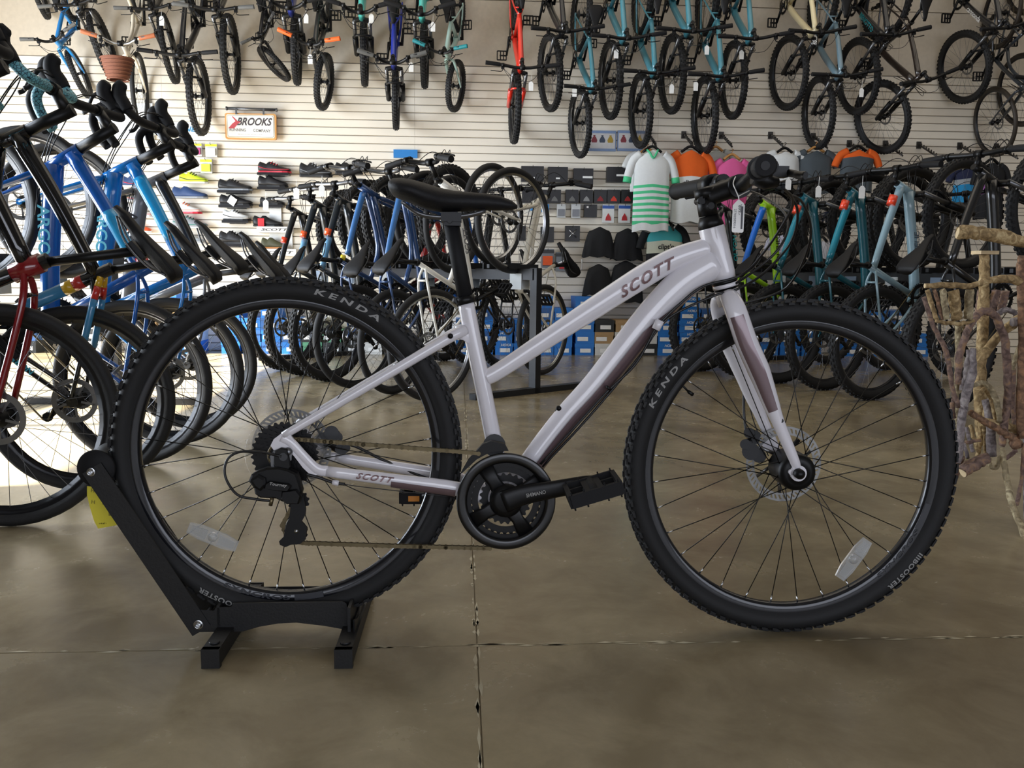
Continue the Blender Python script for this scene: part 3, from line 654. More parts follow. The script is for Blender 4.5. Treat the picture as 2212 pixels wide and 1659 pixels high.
for C, a0, par in ((RC, -88, RW_), (FC, -14, FW_)):
    mb = MB(); vs = []
    for k in range(9):
        a = rad(a0 + k * 1.4 * (-1 if C is FC else 1)); vs += [(C[0] + .2965 * math.cos(a), -.0141, C[2] + .2965 * math.sin(a)), (C[0] + .3095 * math.cos(a), -.0143, C[2] + .3095 * math.sin(a))]
    mb.add(vs, [[2 * k, 2 * k + 1, 2 * k + 3, 2 * k + 2] for k in range(8)]); part('rim_decal', mb, LR, par)
def reflector(a, b, hw, par):
    p, q = B(*a, .02), B(*b, .02); d = q - p; L_ = np.linalg.norm(d); d /= L_; n = np.array([-d[2], 0, d[0]]); o = (p + q) / 2
    out = [(-L_ / 2, -hw * .7), (-L_ * .25, -hw), (L_ * .25, -hw), (L_ / 2, -hw * .7), (L_ / 2, hw * .7), (L_ * .25, hw), (-L_ * .25, hw), (-L_ / 2, hw * .7)]
    mb = MB().prism(out, (0, -.005, 0), o, d, n)
    for s in (-1, 1): mb.prism([(s * L_ * .12, -hw * .7), (s * L_ * .44, -hw * .5), (s * L_ * .44, hw * .5), (s * L_ * .12, hw * .7)], (0, -.002, 0), o - [0, .005, 0], d, n)
    mb.lathe([(0, -.010), (.008, -.009), (.010, -.005), (.010, 0)], 16, 'y', o); part('reflector', mb, CLR, par)
reflector((408, 1138), (513, 1180), .0155, RW_); reflector((1812, 1248), (1873, 1166), .0155, FW_)
part('valve', MB().cyl(B(1470, 828), B(1487, 846), .0022, 8).cyl(B(1486, 845), B(1497, 853), .004, 8), BLK, FW_)
# cassette, protector disc, axle
def gear(mb, C, R, n, y, th, inner, tooth=.004):
    vs = []; m = n * 4
    for yy in (y, y + th):
        for k in range(m):
            a = 2 * math.pi * k / m; r = R + (tooth if k % 4 in (1, 2) else -.0006); vs.append((C[0] + r * math.cos(a), yy, C[2] + r * math.sin(a)))
        for k in range(m): a = 2 * math.pi * k / m; vs.append((C[0] + inner * math.cos(a), yy, C[2] + inner * math.sin(a)))
    fs = []
    for k in range(m):
        k2 = (k + 1) % m; fs += [[k, k2, m + k2, m + k], [2 * m + k2, 2 * m + k, 3 * m + k, 3 * m + k2], [k, 2 * m + k, 2 * m + k2, k2], [m + k, m + k2, 3 * m + k2, 3 * m + k]]
    mb.add(vs, fs)
ca = MB()
for j, n in enumerate((32, 28, 24, 21, 18, 15, 13, 11)): gear(ca, RC, .0635 * n / 32, n, -.026 - .0042 * j, .0022, .0635 * n / 32 * .62)
ca.lathe([(.02, -.02), (.024, -.03), (.016, -.062), (.010, -.064), (.006, -.066)], 24, 'y', RC); part('cassette', ca, BLK, RW_)
part('spoke_protector', MB().annulus(.080, .03, -.0235, -.0225, 64, RC), SHD, RW_)
part('axle_nut', MB().lathe([(0, -.078), (.004, -.077), (.009, -.074), (.009, -.068)], 16, 'y', B(622, 976, .07) * [1, 0, 1]), GRY)
part('axle_nut', MB().lathe([(0, -.078), (.005, -.077), (.0105, -.072), (.0105, -.056)], 16, 'y', B(1724, 1022, .06) * [1, 0, 1]), BLK)
part('quick_release_lever', MB().tube([B(1688, 1000, -.075) * [1, 1, 1], B(1712, 962, -.075), B(1726, 950, -.075)], [.004, .006, .005], 8), BLK)
# brakes
def caliper(ps, w, par=None, nm='brake_caliper'):
    mb = MB()
    for (a, b, r) in ps: mb.cyl(B(a[0], a[1], w + .014), B(a[0], a[1], w - .02), mmw(r), 18); mb.cyl(B(b[0], b[1], w + .010), B(b[0], b[1], w - .016), mmw(r * .8), 14); mb.tube([B(a[0], a[1], w), B(b[0], b[1], w)], [(.010, mmw(r)), (.009, mmw(r * .8))], 12, flat=(0, 1, 0))
    part(nm, mb, BLK)
caliper([((1622, 975), (1640, 985), 20), ((1618, 935), (1634, 940), 12), ((1610, 960), (1632, 950), 12)], -.05)
caliper([((716, 935), (728, 945), 16), ((700, 948), (735, 970), 15), ((748, 968), (742, 975), 9)], -.05)
part('mount_tab', MB().prism([(p[0], p[2]) for p in (B(1655, 930, -.052), B(1672, 960, -.052), B(1690, 985, -.052), B(1668, 982, -.052), B(1645, 962, -.052))], (0, .004, 0), (0, .05, 0)), PW, FORK)
# cranks
CC = B(1093, 1082, .062); CC = np.array([CC[0], 0, CC[2]]); 
gd = MB().lathe([(mmw(104), -.064), (mmw(106.5), -.067), (mmw(104), -.0695), (mmw(90), -.0680), (mmw(84), -.0655), (mmw(84), -.062), (mmw(90), -.063)], 96, 'y', CC, True)
CR = part('crankset', gd, mat('gloss_black_plastic', '0a0a0b', .3, coat=.2))
g = MB(); gear(g, CC, .0845, 42, -.059, .0025, .070); part('chainring', g, BLK, CR)
g = MB(); gear(g, CC, .0690, 34, -.052, .0025, .056); part('chainring', g, BLK, CR)
g = MB(); gear(g, CC, .0490, 24, -.045, .0025, .036); part('chainring', g, BLK, CR)
sp_ = MB()
for k in range(4):
    a = rad(32 + 90 * k); d = np.array([math.cos(a), 0, math.sin(a)])
    sp_.tube([CC + [0, -.058, 0], CC + d * .045 + [0, -.060, 0], CC + d * .082 + [0, -.061, 0]], [(.003, .022), (.003, .013), (.002, .018)], 10, flat=(0, 1, 0))
sp_.lathe([(.033, -.050), (.033, -.066), (.02, -.070), (0, -.070)], 32, 'y', CC); part('spider', sp_, BLK, CR)
arm = [B(1088, 1083, .078), B(1130, 1068, .080), B(1200, 1056, .084), B(1262, 1046, .088), B(1284, 1043, .089)]
ar = MB().tube(smoothpath(arm, 4), list(np.interp(np.linspace(0, 4, 17), range(5), [.0235, .0205, .0175, .0170, .0150])), 16, flat=(0, 1, 0)); ar.v = [(v[0], -.086 + (v[1] + .084) * .42, v[2]) for v in ar.v]
ARM = part('crank_arm', ar, BLK, CR)
dv = B(1180, 1064, .09) - B(1135, 1073, .09); dv /= np.linalg.norm(dv)
lettering('SHIMANO', .0105, B(1158, 1067, .0975), dv, (-dv[2], 0, dv[0]), mat('crank_letters', '9a9a98', .4), ARM, 0, .02, 1.0, wid=mmw(42))
far = CC * 2 - B(1280, 1043, .06) * [1, 0, 1]; far[1] = 0
part('crank_arm', MB().tube([CC + [0, .075, 0], (CC + [0, 0, 0]) * .0 + (CC * .5 + far * .5) + [0, .08, 0], far + [0, .086, 0]], [(.006, .018), (.006, .014), (.006, .012)], 14, flat=(0, 1, 0)), BLK, CR)
def pedal(c, d, ysgn):
    n = np.array([-d[2], 0, d[0]]); R3 = np.stack([d, [0, 1, 0], n], 1); mb = MB()
    for x in (-.048, .048): mb.box(c + d * x, (.0045, .047, .0125), R3)
    for y in (-.047, -.02, .02, .047): mb.box(c + np.array([0, y, 0]), (.048, .0035, .0125 if abs(y) > .03 else .006), R3)
    mb.tube([c + [0, -.05, 0], c + [0, .05, 0]], .0125, 14); mb.box(c + d * 0, (.018, .04, .010), R3)
    for x in (-.045, -.02, .02, .045):
        for y in (-.045, .045): mb.cyl(c + d * x + [0, y, 0] - n * .018, c + d * x + [0, y, 0] + n * .018, .0016, 6)
    return mb
pc = B(1281, 1056, .15); pd_ = B(1330, 1041, .15) - B(1232, 1070, .15); pd_ /= np.linalg.norm(pd_); part('pedal', pedal(pc, pd_, 1), MBL)
pf = far + [0, .145, 0]; PF = part('pedal', pedal(pf, np.array([1, 0, .0]), -1), MBL); part('pedal_reflector', MB().box(pf + [-.049, -.02, 0], (.002, .02, .007)).box(pf + [-.02, -.0505, 0], (.012, .001, .006)), mat('amber_reflector', 'd8860f', .2), PF)
# chain
ch = MB(); lk = MB()
for s in (-1, 1):
    pl = []
    for k in range(16):
        a = rad(-130 + 260 * (k % 8) / 7) + (math.pi if k > 7 else 0); x = .00635 * (1 if k < 8 else -1) + .0045 * math.cos(a); pl.append((x, .0045 * math.sin(a)))
    lk.prism(pl, (0, .001, 0), (0, .0033 * s - .0005, 0))
for x in (-.00635, .00635): lk.cyl((x, -.0042, 0), (x, .0042, 0), .0017, 8)
lkm = lk.mesh('chain_link', CHN)
def links(path, par):
    P = np.array(path); seg = np.linalg.norm(np.diff(P, axis=0), axis=1); cum = np.r_[0, np.cumsum(seg)]; s = .00635
    while s < cum[-1]:
        i = int(np.searchsorted(cum, s)) - 1; t = (s - cum[i]) / seg[i]; p = P[i] * (1 - t) + P[i + 1] * t; d = (P[i + 1] - P[i]) / seg[i]; yv = np.array([0, 1., 0]); yv = yv - d * np.dot(d, yv); yv /= np.linalg.norm(yv); zv = np.cross(d, yv)
        obj('chain_link', lkm, par, frame3(p, d, yv, zv)); s += .0127
ch.tube(smoothpath([RC + [.0, -.052, .032], RC + [-.02, -.052, .02], RC + [-.026, -.052, 0], RC + [-.015, -.052, -.02]], 4), .0035, 6)
CH = part('chain', ch, CHN)
rc52 = RC + [0, -.052, .030]
links([B(632, 948, .052), B(800, 961, .055), B(1000, 976, .058), B(1040, 980, .058)], CH); links([B(662, 1173, .052), B(850, 1179, .056), B(1058, 1184, .058)], CH)
links(smoothpath([B(612, 1130, .05), B(616, 1150, .05), B(632, 1168, .05), B(662, 1173, .052)], 4), CH); links(smoothpath([B(640, 1075, .05), B(628, 1100, .05), B(612, 1130, .05)], 4), CH)
# rear derailleur
rd = MB()
def slab_(mb, pts_, w0, w1, bevel=2.5):
    """traced plate between depths w0 (near) and w1, with a chamfered near edge"""
    P2 = [B(p[0], p[1], w0) for p in pts_]; c = sum(P2) / len(P2); n = len(P2); k = mmw(bevel)
    def inset(p): d = c - p; L0 = math.hypot(d[0], d[2]); return p + d * (k / L0)
    a = [np.array([q[0], -w0, q[2]]) for q in map(inset, P2)]; b = [np.array([q[0], -(w0 - .0035), q[2]]) for q in P2]; e = [np.array([q[0], -w1, q[2]]) for q in P2]
    mb.add(a + b + e, [list(range(n)), list(range(3 * n - 1, 2 * n - 1, -1))] + [[i, (i + 1) % n, n + (i + 1) % n, n + i] for i in range(n)] + [[n + i, n + (i + 1) % n, 2 * n + (i + 1) % n, 2 * n + i] for i in range(n)])
slab_(rd, [(536, 1040), (542, 1026), (556, 1018), (574, 1012), (600, 1010), (622, 1015), (640, 1024), (646, 1040), (652, 1062), (648, 1078), (630, 1088), (608, 1084), (596, 1078), (562, 1076), (550, 1068), (548, 1055)], .088, .066, 4)
slab_(rd, [(572, 1046), (580, 1041), (622, 1047), (628, 1053), (622, 1062), (600, 1062), (570, 1056)], .100, .088)
slab_(rd, [(540, 1036), (556, 1026), (572, 1034), (574, 1050), (562, 1062), (548, 1054)], .098, .086, 6)
slab_(rd, [(592, 975), (606, 968), (620, 970), (624, 985), (628, 1010), (618, 1024), (600, 1022), (590, 1005)], .080, .070)
slab_(rd, [(608, 1062), (640, 1058), (650, 1072), (644, 1090), (618, 1090), (606, 1078)], .096, .080, 3)
rd.cyl(B(612, 987, .082), B(612, 987, .070), .008, 14)
RD = part('rear_derailleur', rd, BLK)
cg = MB(); slab_(cg, [(628, 1088), (648, 1060), (655, 1066), (661, 1100), (660, 1112), (652, 1126), (664, 1140), (660, 1166), (648, 1176), (628, 1178), (616, 1183), (604, 1178), (602, 1170), (612, 1160), (618, 1130), (624, 1120)], .073, .070, 1)
slab_(cg, [(632, 1086), (650, 1066), (658, 1100), (650, 1126), (662, 1142), (656, 1166), (640, 1174), (620, 1170), (616, 1150), (626, 1120)], .054, .051, 1)
part('derailleur_cage', cg, BLK, RD)
for p in ((645, 1082, .022), (640, 1148, .024)): g = MB(); gear(g, B(p[0], p[1], .06) * [1, 0, 1], p[2] * .85, 11, -.063, .004, .006, .003); part('jockey_wheel', g, MBL, RD)
part('bolt', MB().lathe([(0, -.074), (.0045, -.073), (.005, -.070)], 12, 'y', B(640, 1147, .07) * [1, 0, 1]), SIL, RD); part('adjuster', MB().cyl(B(588, 1075, .09), B(584, 1092, .09), .004, 10), CHN, RD)
part('hanger', MB().prism([(p[0], p[2]) for p in (B(584, 985, .073), B(592, 972, .073), B(606, 972, .073), B(612, 978, .073), B(624, 972, .073), B(631, 980, .073), B(630, 994, .073), B(618, 997, .073), B(602, 1010, .073), B(586, 1008, .073))], (0, .003, 0), (0, -.075, 0)), GRY, RD)
dd = B(618, 1050, .1) - B(582, 1046, .1); dd /= np.linalg.norm(dd); lettering('Tourney', .0085, B(600, 1047, .1025), dd, (-dd[2], 0, dd[0]), mat('crank_letters', '9a9a98'), RD, .2, wid=mmw(36))
fd = MB().prism([(p[0], p[2]) for p in (B(1042, 958, .05), B(1060, 951, .05), B(1090, 957, .05), B(1098, 972, .05), B(1060, 974, .05), B(1030, 990, .05), B(1000, 1018, .05), B(995, 1022, .05), B(1012, 992, .05))], (0, .014, 0), (0, -.060, 0)).cyl(B(1068, 962, .03), B(1068, 962, -.02), .023, 16)
part('front_derailleur', fd, BLK)
# cables
cbm = mat('cable_housing', '111113', .4); cb = MB()
def cab(l, r=.0026): cb.tube(smoothpath([B(*p) for p in l], 6), r, 7)
cab([(583, 1082, .09), (552, 1078, .09), (512, 1068, .09), (487, 1030, .08), (490, 995, .075), (515, 977, .072), (560, 976, .075), (608, 986, .082)])
cab([(660, 1024, .07), (690, 1032, .07), (722, 1043, .072), (745, 1046, .072)], .003); cab([(745, 1046, .072), (785, 1052, .068), (980, 1074, .05)], .0009)
cab([(870, 1012, -.05), (820, 990, -.055), (770, 965, -.055), (740, 958, -.05)], .0034); cab([(1040, 1060, -.03), (930, 1035, -.04), (870, 1012, -.05)], .003)
cab([(1168, 1003, .03), (1235, 930, .034), (1310, 848, .036), (1370, 790, .036), (1400, 740, .037), (1420, 705, .038), (1470, 655, .036), (1520, 618, .03), (1600, 595, .03), (1650, 545, .08), (1700, 470, .16), (1712, 430, .24), (1690, 405, .30)])
cab([(1172, 1008, .02), (1250, 925, .028), (1320, 845, .03), (1385, 765, .032), (1440, 690, .032), (1540, 640, .032), (1592, 625, .03), (1650, 590, .06), (1710, 520, .10), (1722, 450, .16), (1690, 412, .22)])
cab([(1525, 640, -.03), (1590, 612, .02), (1680, 540, .05), (1700, 470, 0), (1640, 420, -.12), (1560, 402, -.24)])
cab([(1690, 415, .27), (1735, 440, .2), (1750, 520, .1), (1700, 620, -.02), (1610, 655, -.05), (1570, 670, -.055)], .0024)
cab([(1572, 670, -.06), (1590, 760, -.075), (1605, 830, -.075), (1607, 890, -.07), (1612, 940, -.06)], .003)
cab([(1545, 650, -.07), (1600, 780, -.07), (1625, 900, -.07), (1660, 985, -.06)], .0012)
CB = part('cables', cb, cbm)
part('cable_clip', MB().cyl(B(1416, 712, .038), B(1426, 692, .038), .009, 12), PW, CB); part('cable_clip', MB().cyl(B(1312, 840, .036), B(1316, 836, .036), .006, 10), BLK, CB); part('cable_clip', MB().cyl(B(718, 1042, .072), B(732, 1044, .072), .0055, 12), PW, CB)
# cockpit
s0 = h0 + hdd * .022; s1 = B(1521, 408)
part('stem', MB().cyl(s0, s0 * .35 + s1 * .65, .0195, 20).cyl(s0 * .35 + s1 * .65, s1, .021, 20).tube(smoothpath([B(1522, 428), B(1555, 416), B(1590, 404)], 4), [.021, .021, .020, .019, .019, .019, .019, .020, .021], 18).cyl(B(1592, 404) - [0, .024, 0], B(1592, 404) + [0, .024, 0], .0235, 20).cyl(B(1530, 446, 0) - [0, .022, 0], B(1530, 446) + [0, .022, 0], .007, 10).cyl(B(1512, 434) - [0, .018, 0], B(1512, 434) + [0, .018, 0], .008, 10), BLK)
bc = B(1592, 404); gn_, gf_ = B(1653, 358, .315), B(1460, 414, -.315)
bm = smoothpath([gf_, gf_ * .55 + (bc + [0, .13, .02]) * .45, bc + [.0, .10, .012], bc + [0, .03, 0], bc - [0, .03, 0], bc + [0, -.10, .012], gn_ * .55 + (bc + [0, -.13, .02]) * .45, gn_], 5)
HB = part('handlebar', MB().tube(bm, .0128, 14), BLK)
def grp(a, b):
    d = (b - a) / np.linalg.norm(b - a); mb = MB(); n = 26
    mb.tube([a - d * .004, a] + [a + d * (.004 + .125 * i / n) for i in range(n + 1)], [.0165, .0195] + [.0178 if i % 2 else .0170 for i in range(n + 1)], 18)
    return mb, d
g, dN = grp(gn_, bm[-6]); G1 = part('grip', g, MBL, HB); g, dF = grp(gf_, bm[5]); part('grip', g, MBL, HB)
part('grip_end_cap', MB().cyl(gn_ - dN * .0055, gn_ - dN * .003, .0075, 16), BLK, G1)
for a, d, s in ((gn_, dN, 1), (gf_, dF, -1)):
    p = a + d * .155; sh_ = MB().cyl(p - d * .018, p + d * .02, .0225, 18).tube([p + [-.012, 0, -.016], p + [.012, 0, -.022], p + [.034, 0, -.024]], [(.012, .014), (.015, .019), (.009, .012)], 14).cyl(p + [.02, 0, .004] - d * .012, p + [.02, 0, .004] + d * .02, .014, 14)
    part('gear_shifter', sh_, BLK, HB)
    q = a + d * .20; bl = MB().cyl(q - d * .01, q + d * .01, .018, 16).box(q + [.03, 0, -.004], (.024, .014, .010)).tube(smoothpath([q + [.05, 0, -.004], q + [.066, -.0 * s, -.008] - d * .04, q + [.062, 0, -.012] - d * .12, q + [.072, 0, -.014] - d * .17], 4), [(.007, .0045)] * 13, 8)
    part('brake_lever', bl, BLK, HB)
# price tag
tg_ = thing('price_tag', 'white paper price tag tied to the white bicycle\'s handlebar', 'tag', M5 @ TR(*B(1597, 432, .12)))
def Tp(px, py, w=.12): return B(px, py, w) - B(1597, 432, .12)
pl = [(1596, 430), (1606, 438), (1609, 444), (1606, 500), (1603, 503), (1583, 502), (1581, 499), (1583, 444), (1587, 439)]
a_ = [Tp(*p) for p in pl]; obj('card', MB().prism([(p[0], p[2]) for p in a_], (0, .0008, 0)).mesh('card', WHT), tg_)
tx = Tp(1595, 445) - Tp(1593, 500); dn_ = (Tp(1593, 500) - Tp(1596, 440)); dn_ /= np.linalg.norm(dn_); rt = np.array([-dn_[2], 0, dn_[0]])
INK = mat('tag_ink', '55565c', .7)
lettering("'899.-", .009, Tp(1598, 453) + [0, -.0008, 0], dn_, rt, INK, tg_, 0, .01); lettering('27700589016', .0062, Tp(1587, 472) + [0, -.0008, 0], dn_, rt, INK, tg_, 0, 0, wid=mmw(38))
obj('ink_bar', MB().box((Tp(1604, 445) + Tp(1601, 496)) / 2 + [0, -.0006, 0], (.0016, .0003, .021)).mesh('ink_bar', INK), tg_)
obj('string', MB().tube(smoothpath([Tp(1596, 430), Tp(1595, 424), Tp(1588, 408), Tp(1584, 396, .1), Tp(1589, 382, .06)], 5), .0011, 5).tube(smoothpath([Tp(1595, 424), Tp(1608, 417, .08), Tp(1618, 412, .04)], 4), .0011, 5).mesh('string', WHT), tg_)

# ------------------------------------------------------------------ display stand
ST = mat('stand_black_powder', '0f0f10', .55, bump=.1, scale=200)
ts = thing('bike_stand', 'black folding floor stand gripping the rear wheel of the white bicycle', 'bike stand', M5 @ TR(B(600, 1400)[0], 0, 0))
SX = B(600, 1400)[0]
def Sp(px, py, w=0.): return B(px, py, w) - [SX, 0, 0]
def spart(n, mb, m=ST): return obj(n, mb.mesh(n, m), ts)
for (px, dx) in ((455, 0), (742, 0)):
    g = atZ(px, 1444, 0); a = np.array([np.dot(g - O5, U5), np.dot(g - O5, V5), 0]) - [SX, 0, 0]
    L_ = .36; spart('foot', MB().box(a + [0, L_ / 2, .021], (.0165, L_ / 2, .017)))
    spart('end_cap', MB().box(a + [0, .006, .019], (.0175, .007, .019)).cyl(a + [0, .03, .038], a + [0, .03, .042], .010, 16)); spart('end_cap', MB().box(a + [0, L_, .019], (.0175, .007, .019)))
for s in (1, -1):
    w = .045
    P_ = [(412, 1366), (410, 1340), (425, 1318), (462, 1320), (466, 1313), (500, 1311), (504, 1303), (740, 1300), (748, 1304), (760, 1358), (745, 1360), (700, 1352), (640, 1345), (600, 1347), (560, 1354), (525, 1364)]
    q = [Sp(p[0], p[1], .045) for p in P_]; spart('side_plate', MB().prism([(p[0], p[2]) for p in q], (0, .003, 0), (0, -s * .045, 0)))
q0, q1 = Sp(440, 1350, .045), Sp(748, 1350, .045)
spart('cross_plate', MB().box((q0[0] + .03, 0, q0[2] + .01), (.003, .045, .03)).box((q1[0] + .01, 0, q1[2] + .02), (.003, .075, .028)))
n5 = MB(); e5 = Sp(762, 1350, 0)
n5.prism([(-.07, -.01), (.07, -.01), (.085, .05), (.04, .035), (.0, .028), (-.04, .035), (-.085, .05)], (.003, 0, 0), (e5[0] + .012, 0, e5[2] - .004), (0, 1, 0), (0, 0, 1)); spart('cradle_plate', n5)
for s in (1, -1):
    a, b = Sp(205, 1020, .045), Sp(436, 1362, .045); d = (b - a) / np.linalg.norm(b - a); n = np.array([-d[2], 0, d[0]]); hw = mmw(23)
    ps = [a + n * hw - d * .01, b + n * hw * 1.0, b - n * hw * 1.0, a - n * hw - d * .01]; spart('arm', MB().prism([(p[0], p[2]) for p in ps], (0, .003, 0), (0, -s * .047, 0)).prism([(p[0], p[2]) for p in ps], (0, .0, 0.0001), (0, -s * .047, 0)) if 0 else MB().prism([(p[0], p[2]) for p in ps], (0, .003, 0), (0, -s * .047, 0)))
c = Sp(207, 1012, .04); c[1] = 0
spart('roller', MB().lathe([(0, -.042), (.036, -.042), (.0375, -.038), (.028, -.012), (.024, 0), (.028, .012), (.0375, .038), (.036, .042), (0, .042)], 40, 'y', c), MBL)
for p, r in (((196, 1020), .0055), ((428, 1350), .0065)):
    cc = Sp(p[0], p[1], .05); cc[1] = 0; spart('bolt', MB().lathe([(0, -.052), (r * .45, -.052), (r * .5, -.056), (r, -.057), (r, -.050), (r * 1.5, -.0495)], 16, 'y', cc), SIL)
    spart('bolt_rod', MB().cyl(cc + [0, -.05, 0], cc + [0, .05, 0], .004, 10), GRY)
yt = thing('paper_tag', 'yellow instruction tag hanging behind the stand\'s roller', 'tag', M5 @ TR(*B(215, 1055, -.01)))
def Yp(px, py, w=-.01): return B(px, py, w) - B(215, 1055, -.01)
yl = [(188, 1050), (214, 1054), (236, 1090), (262, 1132), (240, 1137), (212, 1142), (203, 1125), (194, 1095), (188, 1070)]
obj('card', MB().prism([(p[0], p[2]) for p in (Yp(*q) for q in yl)], (0, .0006, 0)).mesh('card', mat('yellow_card', 'd9cc3a', .6)), yt)
for (x, y) in ((200, 1060), (201, 1085), (225, 1087)): lettering('H', .011, Yp(x, y, -.009), (.98, 0, -.17), (.17, 0, .98), mat('tag_olive_ink', '8d8430', .7), yt)
obj('ink_bar', MB().box((Yp(241, 1110, -.009)), (.006, .0002, .004)).mesh('ink_bar', mat('tag_olive_ink', '8d8430')), yt); lettering('1 45 67 1', .004, Yp(222, 1131, -.009), (1, 0, .02), (-.02, 0, 1), MBL, yt)
obj('loop', MB().tube(smoothpath([Yp(214, 1056), Yp(224, 1030), Yp(238, 1015)], 4), .001, 5).mesh('loop', WHT), yt)

# ------------------------------------------------------------------ bikes leaning nose-up on three display racks
GL, GM, GR = 'road bikes leaning on the left rack', 'mountain bikes leaning on the middle rack', 'mountain bikes leaning on the right rack'
blue, navy, teal = paint('0f5fb8', .22), paint('22406c', .25), paint('0f5a68', .3)
cammo = mat('teal_mosaic_tape', '3f8ca6', .5)
def mosaic():
    nt = cammo.node_tree; b = nt.nodes['Principled BSDF']; v = nt.nodes.new('ShaderNodeTexVoronoi'); v.inputs['Scale'].default_value = 90; v.feature = 'DISTANCE_TO_EDGE'
    tc = nt.nodes.new('ShaderNodeTexCoord'); nt.links.new(tc.outputs['Object'], v.inputs['Vector'])
    r = nt.nodes.new('ShaderNodeValToRGB'); e = r.color_ramp.elements; e[0].position = .04; e[0].color = lin('0c2a3c'); e[1].position = .10; e[1].color = lin('6fb4c4')
    nt.links.new(v.outputs['Distance'], r.inputs['Fac']); nt.links.new(r.outputs['Color'], b.inputs['Base Color'])
mosaic()
redp = paint('7d1018', .2); gloss = paint('0e0f11', .12)
def stays_red(o, D):
    """contrasting paint on seat stays and seat cluster"""
    cl = np.array([D['cl'][0], 0, D['cl'][1]]); mb = MB(); bb = np.array([D['bb'][0], 0, D['bb'][1]])
    for s in (-1, 1): mb.tube(smoothpath([cl + (bb - cl) * .08 + [0, .012 * s, 0], cl * .72 + [0, .045 * s, 0], [0.012, .062 * s, .01]], 4), [.0105] * 9, 8)
    mb.tube([cl + (bb - cl) * .16, cl + (cl - bb) * .03], D['tt'] * 1.25, 12)
    obj('seat_stay', mb.mesh('seat_stay', redp), o['frame'])
def sleeve(a, b, colhex, r, name='colour_panel', tube='seat'):
    def f(o, D):
        c, h = {'seat': (D['bb'], D['cl']), 'stay': (D['cl'], (0.01, 0.01)), 'top': (D['cl'], D['ht']), 'down': (D['bb'], D['hb'])}[tube]
        A_ = np.array([c[0], 0, c[1]]); B_ = np.array([h[0], 0, h[1]])
        if tube == 'stay':
            mb = MB()
            for s in (-1, 1):
                q = smoothpath([A_ + [0, .012 * s, 0], A_ * .72 + [0, .045 * s, 0], [0.012, .062 * s, .01]], 6); n = len(q); i0, i1 = int(a * (n - 1)), max(int(b * (n - 1)), int(a * (n - 1)) + 1)
                mb.tube(q[i0:i1 + 1], [r] * (i1 - i0 + 1), 10)
        elif tube == 'top':
            bb_ = np.array([D['bb'][0], 0, D['bb'][1]]); H_ = np.array([D['hb'][0], 0, D['hb'][1]]); hd = (B_ - H_) / np.linalg.norm(B_ - H_); p0 = A_ + (bb_ - A_) * .06; p2 = B_ - hd * .035
            q = smoothpath([p0, (p0 + p2) / 2 + [0, 0, .008], p2], 8); n = len(q) - 1; i0, i1 = round(a * n), round(b * n)
            mb = MB().tube(q[i0:i1 + 1], [(D['tt'] * (1 + .3 * i / n) + .0008, D['tt'] * (1 + .25 * i / n) + .0008) for i in range(i0, i1 + 1)], 14)
        else: mb = MB().tube([A_ + (B_ - A_) * a, A_ + (B_ - A_) * b], D['tt'] * .95 + .0015 if tube == 'seat' else r, 14)
        obj(name, mb.mesh(name, paint(colhex)), o['frame'])
    return f
standing_bike('road', 'red and black road bike with large grey letters, nearest on the left rack', GL, -1.318, 2.607, 183.5, 51, .97, gloss,
    deco=[stays_red, word('TSOG', .085, .55, 'down', '9a9ca2', 1, .15)])
standing_bike('road', 'black road bike with light blue panels, yellow and red stripes and mosaic bar tape', GL, -1.281, 3.03, 182.5, 49.1, .937, gloss,
    deco=[sleeve(.12, .68, '3a86b4', .0245), sleeve(.68, .76, 'e0b21c', .0247), sleeve(.76, .84, 'c62a22', .0247), sleeve(.12, .3, 'e0b21c', .0125, tube='stay'), sleeve(.3, .42, 'c62a22', .0125, tube='stay'), sleeve(.42, .8, '3a86b4', .012, tube='stay'), word('NORK', .032, .5, 'stay', '3fb0c8', 1)], over={'tape1': cammo, 'tape-1': cammo})
standing_bike('road', 'glossy royal blue road bike with black drop bars and a red collar', GL, -1.254, 3.447, 172, 46, .944, blue,
    deco=[band(.06, 'd0241c', .04), word('ARGO', .07, .6, 'down', '5fc0dc', 1, 0), sleeve(.15, .5, '1f9fd8', .0228, tube='top')])
standing_bike('road', 'sky blue road bike with pale lettering standing third behind the striped one', GL, -1.23, 3.84, 174, 50, .94, paint('1179c9', .22),
    deco=[word('ARGO', .07, .6, 'down', '6fd0e6', 1, 0), sleeve(.3, .9, '18a8e8', .0232, tube='top')])
standing_bike('road', 'grey and black road bike with black lettering, farthest on the left rack', GL, -1.26, 4.22, 178, 51, .92, paint('77797d', .3),
    deco=[word('ARGON', .07, .6, 'down', '1c1c20', 1, 0), sleeve(.2, .97, '17181a', .0235, tube='top'), sleeve(.05, .18, 'd0241c', .0233, tube='top')])
